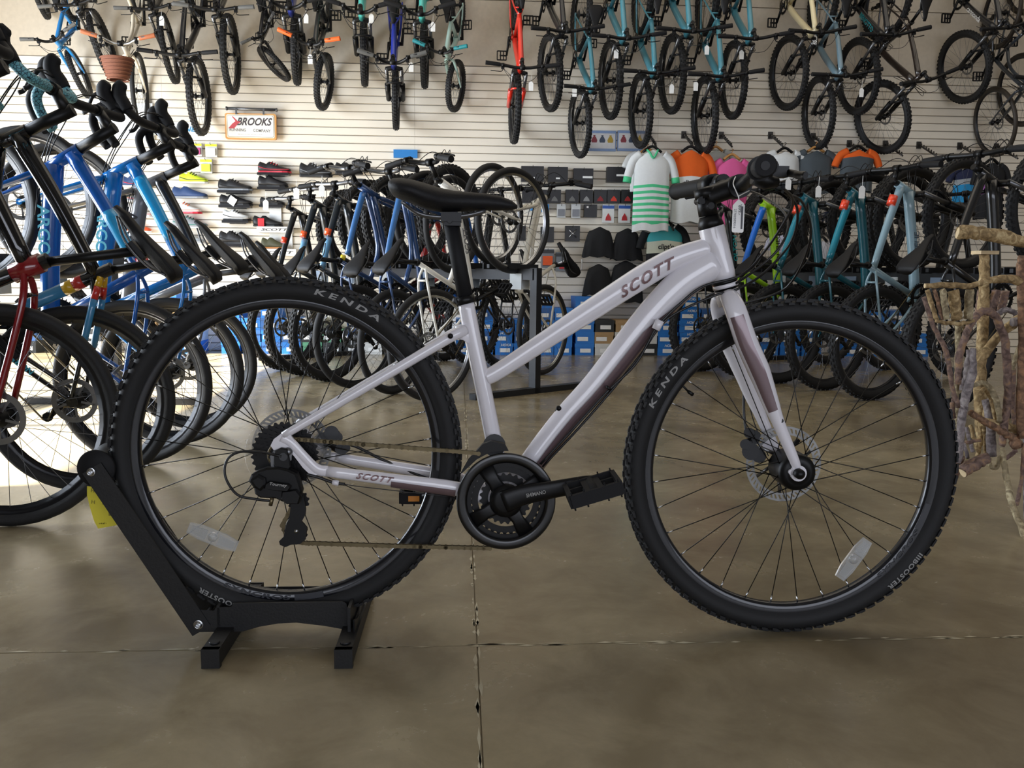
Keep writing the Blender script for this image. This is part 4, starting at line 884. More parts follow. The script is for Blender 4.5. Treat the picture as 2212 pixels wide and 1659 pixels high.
for (lb, x, y, ya, p, s, pm, dc) in [
    ('white hybrid bike with a grey-lettered down tube, nearest on the middle rack', -.15, 5.112, 42.3, 48.1, .95, paint('e6e4da'), [word('SCOTT', .05, .55, 'down', '6a6a6c', -1)]),
    ('glossy blue mountain bike with a yellow collar beside the white hybrid', -.399, 5.413, 56, 48.8, .935, navy, [band(.06, 'e6cf1e', .03), sleeve(.1, .95, '3a6aa0', .0178, tube='top')]),
    ('glossy blue mountain bike with a yellow collar, second from the white hybrid', -.654, 5.672, 46, 49.2, .965, navy, [band(.06, 'e6cf1e', .03), sleeve(.1, .95, '3a6aa0', .0178, tube='top')]),
    ('black mountain bike with an orange collar beside the blue pair', -.879, 6.046, 50, 49.4, .935, paint('1a2126'), [band(.5, 'f0571e', .045), sleeve(.0, .45, '5f8fb0', .0178, tube='top')]),
    ('black mountain bike with an orange collar, second beyond the blue pair', -1.10, 6.37, 48, 49, .93, paint('1a2126'), [band(.5, 'f0571e', .045), sleeve(.0, .45, '5f8fb0', .0178, tube='top')]),
    ('slim black mountain bike with an orange collar at the far end of the middle rack', -1.30, 6.70, 48, 49, .90, paint('15181b'), [band(.5, 'e0401e', .045)])]:
    standing_bike('mtb' if 'hybrid' not in lb else 'city', lb, GM, x, y, ya, p, s, pm, deco=dc, over={'handlebar': GRY, 'stem': BLK} if 'black' in lb or 'blue' in lb else {'spokes': GRY, 'rear': SIL, 'front': SIL})
cream = paint('d8d2c2', .35)
for (lb, x, y, ya, p, s, pm, kn) in [
    ('cream hybrid bike facing the camera with its front wheel raised beside the rack post', .625, 6.447, 231.5, 52, .967, cream, 'city'),
    ('black mountain bike facing the camera behind the cream hybrid', .36, 6.80, 232, 50, .96, paint('17181b'), 'mtb'),
    ('dark mountain bike with a bright blue frame facing the camera on the far side', .12, 7.12, 230, 50, .94, paint('1f66c4'), 'mtb'),
    ('black mountain bike with red stays facing the camera, third on the far side', -.12, 7.42, 230, 50, .92, paint('b02318'), 'mtb'),
    ('charcoal mountain bike facing the camera at the far end of the middle rack', -.38, 7.66, 228, 50, .90, paint('26292d'), 'mtb')]:
    standing_bike(kn, lb, 'bikes on the far side of the middle rack', x, y, ya, p, s, pm, over={'rear': SIL, 'front': SIL} if kn == 'city' else None)
for (lb, x, y, ya, p, s, pm, dc) in [
    ('grey-blue mountain bike with an orange collar and large dark letters', 2.514, 5.183, 22, 48, .977, paint('87a3ae'), [band(.80, 'f4492a', .06), word('ATELIE', .055, .5, 'down', '4d5a66', -1)]),
    ('dark teal mountain bike with an orange collar beside the grey-blue one', 2.42, 5.636, 22.3, 47.8, .981, teal, [band(.80, 'f4492a', .06), sleeve(.1, .8, '1a8296', .0182, tube='top')]),
    ('dark teal mountain bike with an orange collar, second from the grey-blue one', 2.235, 5.98, 18, 47.8, .973, teal, [band(.80, 'f4492a', .06), sleeve(.1, .8, '1a8296', .0182, tube='top')]),
    ('blue and lime mountain bike with black letters behind the teal pair', 2.10, 6.36, 25, 48, .96, paint('a4dc20'), [sleeve(.05, .95, '1e6fd6', .019, tube='top'), word('OLTHEO', .055, .55, 'down', '14180c', -1)]),
    ('black mountain bike with turquoise letters at the far end of the right rack', 1.90, 6.72, 28, 48, .96, paint('101417'), [word('OLTON', .06, .55, 'down', '1fa6ac', -1)])]:
    standing_bike('mtb', lb, GR, x, y, ya, p, s, pm, deco=dc)
standing_bike('mtb', 'black fat-tyred mountain bike at the right behind the branch bicycle', GR, 2.72, 4.72, 20, 47, 1.0, paint('141516'), deco=[word('PEAK', .05, .3, 'fork', 'd8d8d4', -1)])
for (lb, x, y, ya, kn, pm) in [('black mountain bike facing the camera at the far side of the right rack', 3.75, 6.35, 200, 'mtb', paint('131518')),
    ('black mountain bike with tan tyre walls behind the teal pair', 3.45, 6.85, 202, 'mtb', paint('1b1d20')),
    ('dark blue mountain bike facing the camera, farthest behind the teal pair', 3.15, 7.3, 205, 'mtb', paint('12233f'))]:
    standing_bike(kn, lb, 'bikes on the far side of the right rack', x, y, ya, 50, .95, pm, over={'spokes': GRY})
# racks
RK = mat('rack_steel', '26272a', .4, .3); CARD = mat('grey_price_card', '6f7f92', .6); CARD2 = mat('pale_price_card', 'b4b8b8', .6)
def rack(label, a, b, z=.74, ncard=6):
    a, b = np.array([*a, 0.]), np.array([*b, 0.]); d = (b - a) / np.linalg.norm(b - a); q = np.array([-d[1], d[0], 0])
    t = thing('bike_rack', label, 'bike rack', TR(*a), 'display racks'); A_ = lambda p: np.array(p) - a
    L_ = np.linalg.norm(b - a)
    R3 = np.stack([d, q, [0, 0, 1]], 1)
    obj('rail', MB().box(A_((a + b) / 2) + [0, 0, z], (L_ / 2, .03, .035), R3).mesh('rail', RK), t)
    for p in (a, b):
        obj('post', MB().box(A_(p) + [0, 0, z / 2 + .02], (.03, .022, z / 2 + .02), R3).mesh('post', RK), t)
        obj('foot', MB().box(A_(p) + [0, 0, .018], (.03, .50, .018), R3).mesh('foot', RK), t)
    n = int(L_ / .2)
    for k in range(n):
        p = a + d * (.12 + k * .2)
        obj('wheel_tray', MB().box(A_(p) + [0, 0, z + .05], (.012, .12, .012), R3).box(A_(p) + d * .05 + [0, 0, z + .05], (.004, .12, .02), R3).mesh('wheel_tray', RK), t)
    for k in range(ncard):
        for s in (-1, 1):
            p = a + d * (.15 + k * (L_ - .3) / max(1, ncard - 1)); obj('price_card', MB().box(A_(p) + q * .034 * s + [0, 0, z - .045], (.055, .002, .05), R3).mesh('price_card', CARD if k % 3 else CARD2), t)
rack('long black steel bike rack whose post stands in the middle of the shop', (.48, 5.47), (-1.25, 7.7))
rack('long black steel bike rack with grey cards under the teal bikes', (3.42, 4.7), (2.45, 7.5), ncard=8)
rack('black steel bike rack under the road bikes on the left', (-1.98, 2.15), (-1.9, 5.0))

# ------------------------------------------------------------------ bikes hanging nose-down on the slat wall
GH = 'bikes hanging nose-down on the wall'
def hang(label, px, py, wpx, hpx, kn, pm, dphi=0., steer=0., over=None, deco=None, sc=None, skip=()):
    D = KINDS[kn]; Y0 = WALL - D['R'] * .95 - .02
    s = sc or (hpx * Y0 / FPX / (2 * D['R'])); Y0 = WALL - D['R'] * s - .015
    p = atY(px, py, Y0); al = math.atan((px - 990) / FPX)
    k = max(-.98, min(.98, (wpx - 2 * D['w'] * s * FPX / Y0) / hpx)); th = math.asin(max(0, k))
    phi = (th if al >= 0 else -th) - al + dphi
    phi = max(-.9, min(.9, phi)); st = steer
    up = Vector((math.sin(phi), -math.cos(phi), 0)); f = Vector((0, 0, -1)); l = up.cross(f)
    M3 = Matrix(((f.x, l.x, up.x), (f.y, l.y, up.y), (f.z, l.z, up.z))) * s
    o = Vector(p) - M3 @ Vector((D['fa'][0], 0, 0))
    M = Matrix.Translation(o) @ M3.to_4x4(); M = Matrix(((M3[0][0], M3[0][1], M3[0][2], o.x), (M3[1][0], M3[1][1], M3[1][2], o.y), (M3[2][0], M3[2][1], M3[2][2], o.z), (0, 0, 0, 1)))
    return bike(kn, label, GH, M, pm, base=Vector(p) - Vector((0, 0, D['R'] * s)), steer=st, over=over, deco=deco, skip=skip)
bk = paint('15161a'); tl = paint('458797', .35); mint = paint('a9c6bd', .4)
og, tg, bg_, br = mat('grip_orange', 'f0641e', .5), mat('grip_teal', '0f7f86', .5), mat('grip_grey', '5a5a58', .6), mat('grip_tan_leather', 'a8603c', .5)
hang('small black kids bike in the top left corner of the wall', 80, -8, 42, 90, 'kid', bk, steer=.3)
hang('sky blue kids bike with a grey-gripped bar in the upper left of the wall', 165, 160, 52, 100, 'kid', paint('2a88cf'), dphi=.0, steer=.35, over={'grip': bg_})
hang('black bike with silver bar fittings above the road bikes', 218, 98, 65, 141, 'mtb', bk, steer=.25, over={'grip': bg_})
ob = hang('cream city bike with tan saddle, tan grips and wicker basket', 302, 196, 40, 150, 'city', paint('dcd2bd'), over={'grip': br, 'saddle': br, 'handlebar': SIL})
hang('black bike with a thin frame right of the cream city bike', 362, 105, 48, 139, 'mtb', bk, steer=.15, over={'grip': bg_})
hang('black bike hanging lowest in the left half with a straight bar', 430, 208, 55, 157, 'mtb', bk, steer=.0)
hang('black bike with a slim tyre above and left of the shoe sign', 498, 118, 46, 157, 'mtb', bk, over={'grip': bg_})
hang('small black kids bike with its front wheel turned aside', 581, 142, 30, 88, 'kid', bk, steer=.85, over={'grip': bg_})
hang('dark blue kids bike with suspension fork left of the orange grips', 640, 112, 26, 132, 'kidsus', paint('1c2f8c'), steer=0)
hang('black kids bike with bright orange grips', 703, 177, 37, 115, 'kid', paint('2b2c2c'), steer=-.15, over={'grip': og})
hang('turquoise kids bike with suspension fork, left one of the turquoise pair', 787, 118, 20, 128, 'kidsus', paint('4fc2b8'))
hang('black and deep blue kids bike hanging low between the turquoise pair', 855, 215, 18, 124, 'kidsus', paint('1c2f9c'), over={'grip': bg_})
hang('turquoise kids bike with suspension fork, right one of the turquoise pair', 917, 122, 20, 128, 'kidsus', paint('4fc2b8'))
hang('pale mint kids bike with teal grips and a fat front tyre', 987, 186, 38, 106, 'kid', mint, steer=-.15, over={'grip': tg}, )
hang('bright red bike hanging above the middle of the wall', 1112, 230, 30, 154, 'mtb', paint('e0301e', .3), over={'fork': paint('e0301e', .3)}, deco=None)
hang('black bike with a wide dark frame right of the red one', 1186, 158, 52, 157, 'mtb', bk, steer=.1)
L6 = [('steel blue mountain bike whose white-lettered front wheel hangs lowest', 1251, 266, 50, 145), ('steel blue mountain bike, second of six from the red bike', 1317, 174, 52, 160), ('steel blue mountain bike, third of six from the red bike', 1382, 240, 52, 155),
    ('steel blue mountain bike, fourth of six from the red bike', 1450, 161, 60, 162), ('steel blue mountain bike hanging above the orange jersey', 1520, 250, 58, 162), ('steel blue mountain bike, last of six from the red bike', 1582, 174, 60, 160)]
for (lb, x, y, w_, h_) in L6: hang(lb, x, y, w_, h_, 'mtb', tl, steer=.08)
hang('cream-framed black mountain bike right of the steel blue six', 1701, 158, 82, 154, 'mtb', paint('d9cba2'), steer=.12)
hang('slate blue mountain bike with a low front wheel beside the cream-framed one', 1766, 244, 70, 154, 'mtb', paint('6d8794'), steer=.1)
hang('black mountain bike with turquoise lettering on its down tube', 1850, 166, 88, 160, 'mtb', bk, steer=.15, deco=[word('BENOTTO', .07, .5, 'down', '27a8b4', -1)])
hang('dark brown mountain bike hanging lowest on the right above the hooks', 1900, 254, 108, 158, 'mtb', paint('2a211c'), steer=.3)
hang('black mountain bike with white lettering near the right edge', 2078, 146, 102, 153, 'mtb', bk, steer=.25, deco=[word('cannonda', .07, .45, 'down', 'e6e6e4', -1)])
hang('slim-tyred dark bike hanging low at the right edge', 2146, 264, 80, 150, 'city', paint('2b3138'), steer=.2, over={'tyre': mat('brownish_tyre', '332b22', .6)})
hang('dark bike with brown tyre walls at the far right edge', 2205, 195, 95, 155, 'city', paint('1d1f24'), steer=.2, over={'tyre': mat('brownish_tyre', '332b22', .6)})

# ------------------------------------------------------------------ goods on and along the slat wall
MW = WALL / FPX
def Wp(px, py, off=.02): return atY(px, py, WALL - off)
SHELF = mat('black_acrylic', '222225', .25)
def shoe(label, x0, y0, x1, y1, up, sole, acc=None, shelf=True, group='shoes on the slat wall', kind='shoe', off=.085, extra=None):
    """x0..x1 heel to toe, y0 top, y1 underside of the sole (photo pixels)"""
    L_ = (x1 - x0) * MW; H = (y1 - y0) * MW; b = Wp(x0, y1, off); t = thing(kind, label, 'shoe', TR(*b), group)
    S = [(0., .030, .16, .80), (.05, .036, .10, .98), (.14, .038, .06, .90), (.24, .036, .06, .78), (.33, .036, .06, .98), (.42, .038, .06, .96), (.55, .042, .06, .76), (.70, .046, .08, .60), (.84, .045, .10, .48), (.94, .036, .14, .42), (1., .018, .2, .34)]
    N = 14; vs = []
    for (x, hw, zb, zt) in S:
        for k in range(N):
            a = 2 * math.pi * k / N; c, s_ = math.cos(a), math.sin(a); mid = (zb * .65 + zt * .35)
            vs.append((x * L_, hw * math.copysign(abs(c) ** .7, c) * (1 - .25 * max(0, s_)), (mid + (zt - mid) * s_ if s_ > 0 else mid + (mid - zb) * s_) * H))
    n = len(S); fs = [[i * N + (k + 1) % N, i * N + k, (i + 1) * N + k, (i + 1) * N + (k + 1) % N] for i in range(n - 1) for k in range(N)]
    obj('upper', MB().add(vs, fs + [list(range(N)), list(range((n - 1) * N, n * N))[::-1]], True).mesh('upper', up), t)
    so = MB(); pr = [(0, .028), (.05, .036), (.3, .034), (.5, .038), (.75, .047), (.92, .038), (1.02, .015)]
    poly = [(x * L_, -w) for x, w in pr] + [(x * L_, w) for x, w in pr[::-1]]; so.prism(poly, (0, 0, H * .14), (0, 0, H * .0), (1, 0, 0), (0, 1, 0)); obj('sole', so.mesh('sole', sole), t)
    if acc:
        a = MB()
        for k in range(3): a.tube([(L_ * (.40 + k * .08), -.030, H * (.80 - k * .08)), (L_ * (.44 + k * .08), 0, H * (.99 - k * .10)), (L_ * (.40 + k * .08), .030, H * (.80 - k * .08))], .0035, 6)
        a.tube(smoothpath([(L_ * .02, -.037, H * .5), (L_ * .3, -.040, H * .3), (L_ * .7, -.047, H * .28), (L_ * .98, -.03, H * .3)], 4), .003, 6); obj('trim', a.mesh('trim', acc), t)
    if extra: extra(t, L_, H)
    if shelf:
        s = thing('shoe_shelf', 'shelf under the ' + label, 'shelf', TR(*b), 'small black shoe shelves')
        obj('shelf_plate', MB().box((L_ * .47, .0, -.012), (L_ * .49, .05, .011)).mesh('shelf_plate', SHELF), s); obj('bracket', MB().box((L_ * .47, off - .022, -.012), (L_ * .3, .018, .016)).mesh('bracket', SHELF), s)
    return t
KB, KS, KR = mat('shoe_black', '1d1d20', .5), mat('sole_black', '121214', .6), mat('shoe_red', 'c2263a', .5)
SG, SW, SN, SY = mat('shoe_grey', '8b9096', .6), mat('shoe_white', 'e9e9e6', .5), mat('shoe_navy', '2b4470', .6), mat('shoe_neon', 'd2e832', .5)
def whitetag(t, L_, H): obj('tag', MB().prism([(0, -.05), (.045, 0), (0, .05), (-.045, 0)], (0, -.001, 0), (L_ * .42, -.055, H * .35), (1, 0, .2), (-.2, 0, 1)).mesh('tag', WHT), t)
def redtag(t, L_, H): obj('tag', MB().box((L_ * .3, -.052, H * .25), (.028, .001, .045)).mesh('tag', mat('red_tag', 'c8202c', .5)), t)
shoe('black cycling shoe with red trim on the top shelf', 559, 350, 624, 373, KB, KR, KR)
shoe('plain black cycling shoe on the shelf under the red-trimmed one', 559, 380, 618, 404, KB, KS)
shoe('black cycling shoe with a grey sole line, top of its column', 473, 387, 540, 411, KB, SG, KS)
shoe('black cycling shoe with a white diamond price card', 476, 420, 541, 443, KB, KS, None, extra=whitetag)
shoe('white and black cycling shoe, the only white one in the column', 483, 453, 538, 476, SW, KS, KB)
shoe('black cycling shoe low in the column beneath the white one', 475, 499, 537, 527, KB, KS, KS)
shoe('black low-cut shoe with a light heel stripe beside the bar ends', 648, 352, 713, 382, KB, KS, SG, False)
shoe('black low-cut shoe right of the light-striped one', 725, 351, 780, 376, KB, KS, None, False)
shoe('black flat shoe with a round red tag standing on a white box', 548, 466, 607, 489, KB, KS, None, False, extra=redtag)
shoe('olive shoe with a tan toe standing on a white box', 566, 513, 616, 537, mat('shoe_olive', '4a4a34', .6), mat('sole_tan', 'b5702c', .6), None, False)
shoe('black shoe on the shelf partly hidden by the black bikes', 563, 426, 612, 442, KB, KS, None)
shoe('neon yellow running shoe', 389, 372, 445, 396, SY, SW, mat('shoe_dark_lace', '444'*2, .6) if 0 else KB, False, 'running shoes beside the road bikes', 'running_shoe')
shoe('navy running shoe with a pale sole', 374, 403, 443, 428, SN, SG, None, False, 'running shoes beside the road bikes', 'running_shoe')
shoe('white running shoe with an orange heel and red sole line', 372, 437, 431, 461, SW, KR, mat('shoe_orange', 'f0682a'), False, 'running shoes beside the road bikes', 'running_shoe')
shoe('grey running shoe with a green heel', 375, 466, 444, 493, SG, SW, mat('shoe_green', '1f7f6a'), False, 'running shoes beside the road bikes', 'running_shoe')
shoe('pale grey running shoe, lowest of the running shoes', 380, 503, 440, 527, mat('shoe_pale', 'a9afb4', .6), SW, SG, False, 'running shoes beside the road bikes', 'running_shoe')
for i, (x, y, c) in enumerate(((262, 380, SN), (264, 412, SG), (266, 446, SW), (262, 478, mat('shoe_orange', 'f0682a')))):
    shoe(['navy', 'grey', 'white', 'orange'][i] + ' running shoe seen between the road bikes\' frames', x, y, x + 60, y + 24, c, SW, KR, False, 'running shoes between the road bike frames', 'running_shoe')
def card_box(label, x0, y0, x1, y1, m, word_=None, name='shoe_box', cat='box', group=None, depth=.10, off=0., lab=None, tm=None, wid=.8):
    a, b = Wp(x0, y1, depth + off), Wp(x1, y0, depth + off); w, h = (b[0] - a[0]) / 2, (b[2] - a[2]) / 2; c = (a + b) / 2; base = np.array([c[0], WALL - off - depth / 2 - .012, a[2]])
    t = thing(name, label, cat, TR(*base), group)
    obj('body', MB().box((0, 0, h), (w - .001, depth / 2, h)).mesh('body', m), t); fy = -depth / 2 - .001
    if lab: obj('label', MB().box((lab[0] * w, fy, h + lab[1] * h), (lab[2] * w, .0008, lab[3] * h)).mesh('label', WHT), t)
    if word_: lettering(word_, h * 1.1, (0, fy - .0015, h * (1 - .05)), (1, 0, 0), (0, 0, 1), tm or mat('print_dark', '3c3c40', .6), t, .3, wid=w * 2 * wid)
    return t
for (x0, y0, x1, y1, k) in ((555, 490, 628, 502, 'red-tagged black'), (560, 538, 640, 552, 'olive')): card_box('white shoe box under the ' + k + ' shoe', x0, y0, x1, y1, mat('white_box', 'e6e5e0', .6), 'SCOTT', depth=.16)
for (x0, y0, x1, y1, k) in ((583, 450, 608, 480, 'red-tagged black'), (583, 502, 632, 538, 'olive')): card_box('small white sign card behind the ' + k + ' shoe', x0, y0, x1, y1, WHT, None, 'sign_card', 'card', depth=.015, lab=(0, .4, .6, .05))
# signs
def sign():
    t = thing('shop_sign', 'white framed running sign hanging from a grey rod', 'sign', TR(*Wp(541, 300, .08)))
    o = Wp(541, 300, .08); q = lambda x, y, f=.08: Wp(x, y, f) - o
    a, b = q(487, 300), q(596, 246); c = (a + b) / 2; w, h = (b[0] - a[0]) / 2, (b[2] - a[2]) / 2
    def rr(w, h, r, n=5): return [(sx * (w - r) + r * math.cos(a0 + math.pi / 2 * k / n), sz * (h - r) + r * math.sin(a0 + math.pi / 2 * k / n)) for sx, sz, a0 in ((1, 1, 0), (-1, 1, math.pi / 2), (-1, -1, math.pi), (1, -1, 1.5 * math.pi)) for k in range(n + 1)]
    obj('frame', MB().prism(rr(w, h, .018), (0, .03, 0), c).mesh('frame', mat('sign_orange', 'd9a05c', .5)), t)
    obj('face', MB().prism(rr(w - .014, h - .012, .016), (0, .004, 0), c - [0, .004, 0]).mesh('face', mat('sign_cream', 'efe3cc')), t)
    obj('border_line', MB().prism(rr(w - .022, h - .020, .014), (0, .002, 0), c - [0, .0055, 0]).mesh('border_line', mat('sign_grey_line', '8c8b88')), t)
    obj('panel', MB().prism(rr(w - .025, h - .023, .012), (0, .002, 0), c - [0, .0065, 0]).mesh('panel', mat('sign_white', 'f6f5ee')), t)
    ink, ink2 = mat('sign_ink', '4d4648'), mat('sign_ink_light', '6f6c69'); y = -.0075
    lettering('BROOKS', .09, q(548, 264) + [0, y, 0], (1, 0, 0), (0, 0, 1), ink, t, .35, .03, wid=72 * MW)
    lettering('RUNNING', .036, q(514, 281) + [0, y, 0], (1, 0, -.02), (.02, 0, 1), ink2, t, 0, .015, wid=33 * MW); lettering('COMPANY', .036, q(566, 283) + [0, y, 0], (1, 0, -.02), (.02, 0, 1), ink2, t, 0, .015, wid=35 * MW)
    lettering('SEATTLE WA USA', .016, q(541, 291) + [0, y, 0], (1, 0, 0), (0, 0, 1), mat('sign_ink_pale', 'c9c6c0'), t, wid=50 * MW)
    obj('emblem', MB().prism([(-.08, -.055), (-.03, -.055), (.005, -.015), (.03, 0), (.0, .012), (-.04, .05), (-.045, .046), (-.015, .008), (-.045, -.015)], (0, .001, 0), q(513, 264) + [0, y - .001, 0]).mesh('emblem', mat('emblem_red', 'd0525a')), t)
    obj('rod', MB().cyl(q(488, 234), q(599, 237.5), .013, 12).cyl(q(488, 234), q(491, 234), .017, 12).cyl(q(596, 237.5), q(599, 237.5), .017, 12).mesh('rod', GRY), t)
    for x, y1, y2 in ((511, 235, 247), (570, 236, 247)): obj('hanger_strap', MB().box((q(x, y1) + q(x, y2)) / 2 - [0, .012, 0], (.008, .002, .026)).mesh('hanger_strap', SIL), t)
    for x in (505, 580): obj('bracket', MB().tube([q(x, 235), q(x, 235, 0) + [0, 0, 0]], .006, 8).mesh('bracket', GRY), t)
sign()
card_box('blue blank sign above the handlebars of the middle rack', 850, 324, 902, 341, mat('sign_blue', '2a7fc6', .5), None, 'wall_sign', 'sign', depth=.02)
card_box('white shoe display sign with blue letters behind the drop bars', 330, 265, 427, 292, mat('sign_pale', 'e4ebec', .5), 'ONE ONE', 'wall_sign', 'sign', depth=.02, tm=mat('sign_blue_letters', '2f86b8'), wid=.9)
card_box('blue and white footwear display above the running shoes', 236, 224, 330, 300, mat('display_white', 'e9eced', .5), None, 'wall_display', 'display', depth=.03, lab=(0, .8, .98, .0))
for i, x in enumerate((1270, 1333)):
    t = card_box(['blue framed picture board of three jackets', 'blue framed picture board partly behind a hanging wheel'][i], x, 283, x + 61, 326, mat('board_blue', '7d93b8', .5), None, 'picture_board', 'sign', depth=.02)
    obj('face', MB().box((0, -.0115, .09), (.12, .001, .068)).mesh('face', mat('board_face', 'c9c7c6')), t)
    for k, c in enumerate(('7d2f38', '3c4657', 'a88a2c')):
        xx = (-.075 + .075 * k); obj('jacket_print', MB().prism([(-.022, 0), (.022, 0), (.028, .02), (.014, .05), (-.014, .05), (-.028, .02)], (0, -.001, 0), (xx, -.013, .075)).prism([(-.008, .05), (.008, .05), (.01, .066), (-.01, .066)], (0, -.001, 0), (xx, -.0135, .075)).mesh('jacket_print', mat('print_' + c, c)), t)
# waterfall hooks
WH = mat('hook_chrome_dark', '4a4744', .35, .7)
hooks = [(1400, 292), (1476, 292), (1557, 293), (1663, 293), (1755, 296), (1833, 311), (1911, 312), (1983, 314), (2071, 316), (2150, 318)]
hn = ['above the white and green jersey', 'above the orange jersey', 'above the pink jersey', 'above the white jersey', 'above the charcoal jersey', 'above the orange and grey jersey', 'second right of the orange and grey jersey', 'third right of the orange and grey jersey', 'above the navy jersey', 'at the far right of the wall']
def whook(x, y, lb):
    o = Wp(x, y, 0); t = thing('display_hook', 'dark waterfall hook ' + lb, 'hook', TR(*o), 'waterfall hooks')
    obj('plate', MB().box((0, -.012, 0), (.022, .010, .033)).mesh('plate', WH), t)
    a, b = np.array([0, -.02, 0]), np.array([.0, -.36, -.15]); obj('arm', MB().tube([a, b], .008, 8).mesh('arm', WH), t)
    for k in range(7): p = a + (b - a) * (.14 + k * .135); obj('peg', MB().cyl(p, p + [0, .006, .028], .0075, 8).mesh('peg', WH), t)
for (x, y), lb in zip(hooks, hn): whook(x, y, lb)
whook(1700, 478, 'of the lower row behind the lime bike'); whook(1775, 500, 'of the lower row between the teal bikes'); whook(1436, 466, 'of the lower row above the turquoise jersey')
# jerseys
def garment(label, cx, y0, w, h, bands, sl=None, off=.30, name='jersey', cat='shirt', group='jerseys on the wall hooks', hanger='wood', txt=None, col=None, legs=False, tags=True):
    o = Wp(cx, y0, off); k = (WALL - off) / FPX; W_, H = w * k, h * k; t = thing(name, label, cat, TR(*o), group)
    def row(v):   # v 0..1 down
        wd = np.interp(v, [0, .06, .16, .3, 1], [.16, .34, .40, .385, .40]) if not legs else np.interp(v, [0, .1, .5, 1], [.22, .32, .42, .5])
        return wd * W_ * (1 if sl else 1.22)
    rng = random.Random(label); ph = [rng.uniform(0, 6) for _ in range(4)]; NC = 28
    def ring(v):
        wd = row(v); dp = .030 + .03 * min(1, v * 5); out = []
        for i in range(NC):
            a = 2 * math.pi * i / NC; c, s_ = math.cos(a), math.sin(a); x = wd * math.copysign(abs(c) ** .75, c)
            fold = .011 * v * (math.sin(x / W_ * 26 + ph[0]) + .6 * math.sin(x / W_ * 47 + ph[1] + v * 2)); zz = -v * H + .01 * math.sin(x / W_ * 14 + ph[2]) * (v > .9) + (.02 * abs(c) * -1 if v < .02 else 0)
            out.append((x, dp * s_ * 1. + fold, zz - abs(x) / W_ * .06 * (1 - v)))
        return out
    for j, (v0, v1, m) in enumerate(bands):
        n = max(2, int((v1 - v0) * 16)); vs = []
        for i in range(n + 1): vs += ring(v0 + (v1 - v0) * i / n)
        fs = [[i * NC + q, i * NC + (q + 1) % NC, (i + 1) * NC + (q + 1) % NC, (i + 1) * NC + q] for i in range(n) for q in range(NC)]
        obj('body' if j == 0 else 'colour_band', MB().add(vs, fs, True).mesh('body', m), t)
    if sl:
        for s in (-1, 1):
            q = smoothpath([(s * W_ * .24, 0, -H * .05), (s * W_ * .40, 0, -H * .13), (s * W_ * .50, 0, -H * .30), (s * W_ * .53, 0, -H * .40)], 4)
            m2 = sl if not isinstance(sl, tuple) else sl[0]
            obj('sleeve', MB().tube(q, list(zip(np.linspace(.035, .03, 13), np.linspace(W_ * .10, W_ * .085, 13))), 12, flat=(0, 1, 0)).mesh('sleeve', m2), t)
            if isinstance(sl, tuple): obj('cuff', MB().tube(q[-4:], [(.033, W_ * .09)] * 4, 12, flat=(0, 1, 0)).mesh('cuff', sl[1]), t)
    if col: obj('collar', MB().tube(smoothpath([(-W_ * .13, -.0, .01), (-W_ * .08, -.045, -H * .03), (0, -.055, -H * .10), (W_ * .08, -.045, -H * .03), (W_ * .13, 0, .01)], 4), .009, 8).mesh('collar', col), t)
    if hanger: obj('hanger', MB().tube(smoothpath([(-W_ * .2, 0, -H * .02), (0, 0, .035), (W_ * .2, 0, -H * .02)], 5), [(.012, .02)] * 11, 8).tube(smoothpath([(0, 0, .03), (0, 0, .06), (.012, .0, .075), (0, .012, .085)], 4), .003, 6).mesh('hanger', mat('hanger_wood', 'c08a4c', .5) if hanger == 'wood' else BLK), t)
    if txt: lettering(txt[0], txt[1], (txt[2] * W_, -.078, -txt[3] * H), (1, 0, 0), (0, 0, 1), mat('letters_' + txt[4], txt[4]), t, .1, .03)
    return t
def cloth(c): return mat('cloth_' + c, c, .85, vary=.05, scale=60, bump=.15)
WC, GC, OC, PC, CC_, BC = cloth('dfe2e2'), cloth('4fc68c'), cloth('e8631a'), cloth('e0609c'), cloth('4a5258'), cloth('17181b')
garment('plain white jersey hanging behind the green-striped one', 1398, 330, 88, 80, [(0, 1, WC)], WC, off=.14)
st = []
v = 0.
st.append((0, .42, WC))
for k in range(7): v = .42 + k * .075; st += [(v, v + .036, GC), (v + .036, v + .075, WC)]
st.append((.945, 1, WC))
garment('white jersey with green hoops and a green collar', 1409, 325, 100, 170, st, (WC, GC), off=.42, hanger='black', col=GC)
garment('orange jersey with a white lower half and lettering', 1492, 325, 100, 152, [(0, .36, OC), (.36, 1, WC)], OC, off=.36, hanger='black', txt=('clipt\'n', .062, -.02, .46, '2a2420'))
garment('pale grey jersey hanging between the orange and pink ones', 1546, 325, 74, 60, [(0, 1, cloth('b9bdb8'))], cloth('b9bdb8'), off=.14)
garment('pink jersey on a wooden hanger', 1581, 342, 90, 140, [(0, 1, PC)], PC, off=.34)
garment('white jersey behind the bicycle\'s brake levers', 1695, 328, 84, 60, [(0, 1, WC)], WC, off=.30, hanger='black')
garment('charcoal jersey on a tan hanger', 1762, 326, 92, 90, [(0, 1, CC_)], CC_, off=.30)
garment('orange jersey with a grey chest', 1853, 324, 92, 90, [(0, .16, OC), (.16, 1, CC_)], OC, off=.34, hanger='black')
garment('turquoise, white and black jersey with lettering hanging in the lower row', 1436, 485, 100, 130, [(0, .26, cloth('4cb4b8')), (.26, .46, cloth('dcdcc4')), (.46, 1, BC)], BC, off=.26, hanger='black', txt=('clipt\'n', .062, .0, .37, '2a2a28'))
garment('navy jersey with a cyan lower part at the right', 2092, 362, 80, 80, [(0, .3, cloth('1a2140')), (.3, .45, cloth('9aa0a4')), (.45, 1, cloth('1f8cc4'))], cloth('1a2140'), off=.3, hanger='black')
